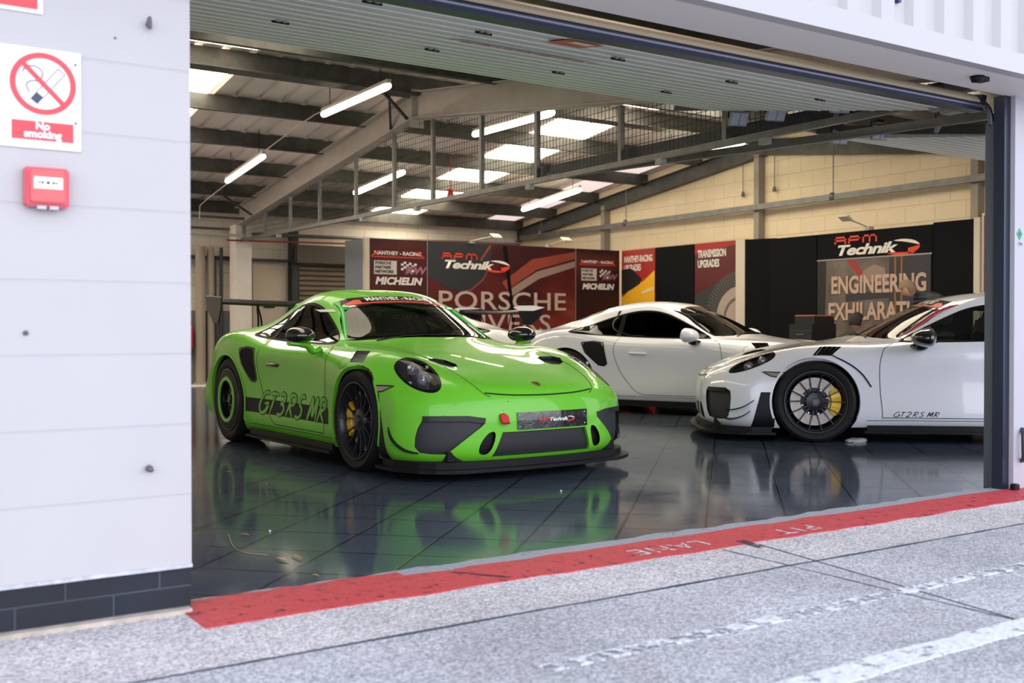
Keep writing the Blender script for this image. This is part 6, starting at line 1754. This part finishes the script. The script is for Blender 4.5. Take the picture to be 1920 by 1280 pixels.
bm = NB(); boxmm(bm, (11.62, 8.30, .762), (11.88, 8.62, 1.0)); bevel(bm, .006, 1); tag(obj('carton', bm, mat('carton_cream', (.66, .52, .36), .6)), 'cream carton on the work table between the two people', 'box')
for lab, y, x in (('small white jar left on the work table', 9.50, 11.70), ('small pale jar beside the white jar on the work table', 9.42, 11.72)):
    bm = NB(); lathe(bm, [(0, .76), (.025, .76), (.025, .84), (.015, .86), (0, .86)], 12, 'Z', M=Matrix.Translation((x, y, 0))); tag(obj('jar', bm, mat('jar_green', (.30, .42, .30), .4), None, True), lab, 'jar')

# ================================================================ people
def skin_chain(bm, layer, pts, parent=None):
    vs = []
    for i, (p_, r_) in enumerate(pts):
        v = bm.verts.new(p_); v[layer].radius = r_ if isinstance(r_, tuple) else (r_, r_); vs.append(v)
        if i: bm.edges.new((vs[i - 1], v))
    if parent is not None: bm.edges.new((parent, vs[0]))
    return vs
def skinned(name, chains, m, parent, lev=2):
    """chains: list of (points, index of (chain,point) it grows from or None)"""
    bm = NB(); ly = bm.verts.layers.skin.verify(); made = []
    for pts, frm in chains:
        par = made[frm[0]][frm[1]] if frm else None
        made.append(skin_chain(bm, ly, pts, par))
    made[0][0][ly].use_root = True
    me = bpy.data.meshes.new(name); bm.to_mesh(me); bm.free(); o = bpy.data.objects.new(name, me); COL.objects.link(o)
    md = o.modifiers.new('sk', 'SKIN'); md.use_smooth_shade = True; sb = o.modifiers.new('ss', 'SUBSURF'); sb.levels = lev; sb.render_levels = lev
    dg = bpy.context.evaluated_depsgraph_get(); dg.update(); m2 = bpy.data.meshes.new_from_object(o.evaluated_get(dg)); bpy.data.objects.remove(o); bpy.data.meshes.remove(me)
    m2.name = name; m2.materials.clear(); m2.materials.append(m); m2.polygons.foreach_set('use_smooth', [True] * len(m2.polygons))
    o2 = bpy.data.objects.new(name, m2); COL.objects.link(o2); o2.parent = parent; return o2
SKIN = mat('skin', (.52, .28, .19), .55)
def head(parent, c, fwd, tilt, hair, hairn, r=.098, k=.88):
    """head with face, ears and hair; fwd = heading, tilt = nodding down"""
    M = Matrix.Translation(c) @ Matrix.Rotation(fwd, 4, 'Z') @ Matrix.Rotation(tilt, 4, 'Y') @ Matrix.Diagonal((k, k, k, 1))
    bm = NB(); bmesh.ops.create_uvsphere(bm, u_segments=28, v_segments=20, radius=1)
    for v in bm.verts:
        x, y, z = v.co; sx = .098 if x > 0 else .102; w = .076 * (1 - .18 * max(0, -z)); 
        v.co = Vector((x * sx * (1 - .10 * max(0, -z)), y * w, z * .118))
        if z < -.2 and x > 0: v.co.x += .010 * (-z)
        if x > .8:   # nose, sockets, mouth
            if abs(y) < .16 and -.35 < z < .12: v.co.x += .020 * (1 - abs(y) / .16) * (1 - abs(z + .15) / .27)
            if .15 < abs(y) < .55 and -.02 < z < .28: v.co.x -= .008
            if abs(y) < .3 and -.62 < z < -.48: v.co.x -= .004
    for s_ in (1, -1):
        r_ = bmesh.ops.create_uvsphere(bm, u_segments=10, v_segments=8, radius=1, matrix=Matrix.Translation((-.006, s_ * .080, -.005)) @ Matrix.Diagonal((.018, .008, .032, 1)))
    hobj = bm
    bmesh.ops.transform(bm, matrix=M, verts=bm.verts[:]); ho = obj('head', bm, SKIN, parent, True)
    bm = NB(); bmesh.ops.create_uvsphere(bm, u_segments=26, v_segments=18, radius=1)
    rd_ = random.Random(3)
    for v in bm.verts:
        x, y, z = v.co; k = 1.10 + rd_.uniform(0, .05); v.co = Vector((x * .102 * k, y * .080 * k, z * .120 * k + .006))
    dead = [f for f in bm.faces if (f.calc_center_median().x > .035 and f.calc_center_median().z < .065) or f.calc_center_median().z < -.065]
    bmesh.ops.delete(bm, geom=dead, context='FACES'); bmesh.ops.transform(bm, matrix=M, verts=bm.verts[:]); obj('hair', bm, hair, ho, True)
    bm = NB()
    for s_ in (1, -1): bmesh.ops.create_uvsphere(bm, u_segments=8, v_segments=6, radius=.010, matrix=M @ Matrix.Translation((.086, s_ * .030, .014)))
    obj('eyes', bm, mat('eye', (.25, .22, .2), .2), ho, True)
def hand(parent, wrist, dirv, up, side, curl=.5):
    d = Vector(dirv).normalized(); u = Vector(up); u = (u - d * u.dot(d)).normalized(); s = d.cross(u) * side; w = Vector(wrist)
    ch = [([(w, (.024, .018)), (w + d * .045, (.036, .016)), (w + d * .085, (.038, .014))], None)]
    for k, (o_, L) in enumerate(((-.030, .068), (-.010, .078), (.010, .074), (.029, .058))):
        b_ = w + d * .092 + s * o_; p1 = b_ + d * L * .45; p2 = p1 + (d * math.cos(curl) - u * math.sin(curl)) * L * .33; p3 = p2 + (d * math.cos(curl * 2) - u * math.sin(curl * 2)) * L * .25
        ch.append(([(b_, .0092), (p1, .0088), (p2, .008), (p3, .0068)], (0, 2)))
    t0 = w + d * .03 - s * .034; ch.append(([(t0, .012), (t0 + d * .03 - s * .022, .010), (t0 + d * .055 - s * .024 - u * .01, .008)], (0, 0)))
    skinned('hand', ch, SKIN, parent, 1)
# bending man in a dark padded jacket
base = Vector((11.33, 8.03, 0)); t = thing('person', 'person in dark padded jacket with light hair bending over the work table', 'person', base)
PJ = mat('padded_jacket', (.022, .030, .045), .6); tr = PJ.node_tree; 
w_ = tr.nodes.new('ShaderNodeTexWave'); w_.inputs['Scale'].default_value = 6; w_.bands_direction = 'Z'; tcn = tr.nodes.new('ShaderNodeTexCoord'); bp_ = tr.nodes.new('ShaderNodeBump'); bp_.inputs['Strength'].default_value = .6; bp_.inputs['Distance'].default_value = .02
tr.links.new(tcn.outputs['Object'], w_.inputs[0]); tr.links.new(w_.outputs['Fac'], bp_.inputs['Height']); tr.links.new(bp_.outputs[0], tr.nodes['Principled BSDF'].inputs['Normal'])
JEAN = mat('dark_trousers', (.03, .035, .05), .8)
# leans towards image-left: that is world direction (-cos, +sin)
L_ = Vector((-math.cos(TH), math.sin(TH), 0)); Dp = Vector((math.sin(TH), math.cos(TH), 0))
hip = L_ * -.26 + Vector((0, 0, .98)); chest = L_ * -.13 + Vector((0, 0, 1.25)); sh = L_ * -.03 + Vector((0, 0, 1.34)); neck = L_ * .10 + Vector((0, 0, 1.385))
ch = [([(hip, (.165, .14)), (hip.lerp(chest, .5) + Vector((0, 0, .03)), (.185, .16)), (chest + Vector((0, 0, .02)), (.20, .17)), (sh, (.18, .14)), (neck, .065)], None)]
for s_ in (1, -1):
    a = sh + Dp * s_ * .20 - Vector((0, 0, .02)); el = a + L_ * .10 + Dp * s_ * .05 - Vector((0, 0, .28)); wr = el + L_ * .16 - Dp * s_ * .05 - Vector((0, 0, .16))
    ch.append(([(a, .078), (a.lerp(el, .5), .068), (el, .058), (wr, .045)], (0, 3)))
    hand(t, wr + L_ * .01, L_ * .8 - Vector((0, 0, .45)), Vector((0, 0, 1)), s_)
skinned('jacket', ch, PJ, t)
ch = []
for s_ in (1, -1):
    h0 = hip + Dp * s_ * .09 - Vector((0, 0, .04)); kn = L_ * -.25 + Dp * s_ * .12 + Vector((0, 0, .50)); an = L_ * -.34 + Dp * s_ * .12 + Vector((0, 0, .10))
    skinned('trouser_leg', [([(h0, .11), (h0.lerp(kn, .5), .095), (kn, .068), (kn.lerp(an, .4), .065), (an, .05)], None)], JEAN, t)
    skinned('shoe', [([(L_ * -.36 + Dp * s_ * .12 + Vector((0, 0, .05)), .045), (L_ * -.20 + Dp * s_ * .12 + Vector((0, 0, .040)), .040)], None)], BLACK, t)
head(t, neck + L_ * .085 + Vector((0, 0, .06)), math.atan2(L_.y, L_.x), R(38), mat('light_hair', (.22, .15, .09), .8, bump=(120, .6)), 'h')
# seated man seen from behind, looking to the right
base = wxy(1603, 13.4); t = thing('person', 'person with short dark hair in dark jacket sitting at the table', 'person', base)
DJ = mat('dark_jacket', (.014, .013, .015), .7)
hp = Vector((0, 0, .48)); ch_ = Vector((0, 0, .76)); nk = Vector((0, 0, .92)) - L_ * .02
ch = [([(hp, (.17, .14)), (Vector((0, 0, .62)), (.16, .13)), (ch_, (.175, .13)), (Vector((0, 0, .855)), (.13, .10)), (nk, .062)], None)]
for s_ in (1, -1):
    a = Vector((0, 0, .82)) + L_ * s_ * .19; el = a + L_ * s_ * .06 + Dp * .04 - Vector((0, 0, .27)) - L_ * .04; wr = el + Dp * .14 - L_ * .14 + Vector((0, 0, .06))
    ch.append(([(a, .072), (a.lerp(el, .5), .062), (el, .054), (wr, .042)], (0, 3))); hand(t, wr, Dp * .6 - L_ * .5, Vector((0, 0, 1)), s_)
skinned('jacket', ch, DJ, t)
for s_ in (1, -1):
    h0 = Vector((0, 0, .46)) + L_ * s_ * .09; kn = h0 + Dp * .40 + Vector((0, 0, .0)); an = kn + Vector((0, 0, -.34)) + Dp * .03
    skinned('trouser_leg', [([(h0, .10), (h0.lerp(kn, .5), .09), (kn, .066), (kn.lerp(an, .5), .060), (an, .048)], None)], JEAN, t)
    skinned('shoe', [([(an - Vector((0, 0, .07)), .042), (an - Vector((0, 0, .08)) + Dp * .16, .036)], None)], BLACK, t)
head(t, nk + Vector((0, 0, .13)), math.atan2(-L_.y * .8 + Dp.y * .3, -L_.x * .8 + Dp.x * .3), R(10), mat('dark_hair', (.012, .009, .008), .7, bump=(120, .5)), 'h', .098)
t = thing('stool', 'dark stool under the seated person', 'stool', base); bm = NB(); lathe(bm, [(0, .28), (.18, .28), (.19, .31), (.17, .34), (0, .34)], 24, 'Z'); obj('seat', bm, BLACK, t, True)
for k in range(4):
    a = k * math.pi / 2 + .6; bm = NB(); tube(bm, [(math.cos(a) * .10, math.sin(a) * .10, .29), (math.cos(a) * .20, math.sin(a) * .20, 0)], .012, 6); obj('leg', bm, DSTEEL, t)

# pendant cords on the right wall, rag by the white car
for lab, px, py in (('pendant cord hanging on the block wall left of the grey post', 1393, 362), ('pendant cord hanging on the block wall right of the grey post', 1452, 352)):
    q = at(px, py, X=12.24); bm = NB(); tube(bm, [q, Vector((q.x, q.y, rear_z(q.y) - .35))], .006, 6); lathe(bm, [(0, -.06), (.03, -.05), (.025, .0), (.008, .03), (0, .03)], 10, 'Z', M=Matrix.Translation(q)); tag(obj('pendant_cord', bm, mat('cord_grey', (.16, .14, .12), .6)), lab, 'cord')
q = at(1606, 828, Z=.0); bm = NB(); bmesh.ops.create_icosphere(bm, subdivisions=3, radius=1)
rd = random.Random(5)
for v in bm.verts: k = 1 + rd.uniform(-.25, .25); v.co = Vector((q.x + v.co.x * .10 * k, q.y + v.co.y * .06 * k, max(.0, .012 + v.co.z * .022 * k)))
tag(obj('rag', bm, mat('rag_white', (.55, .55, .60), .8), None, True), 'crumpled pale rag on the tiles behind the white car front wheel', 'rag')
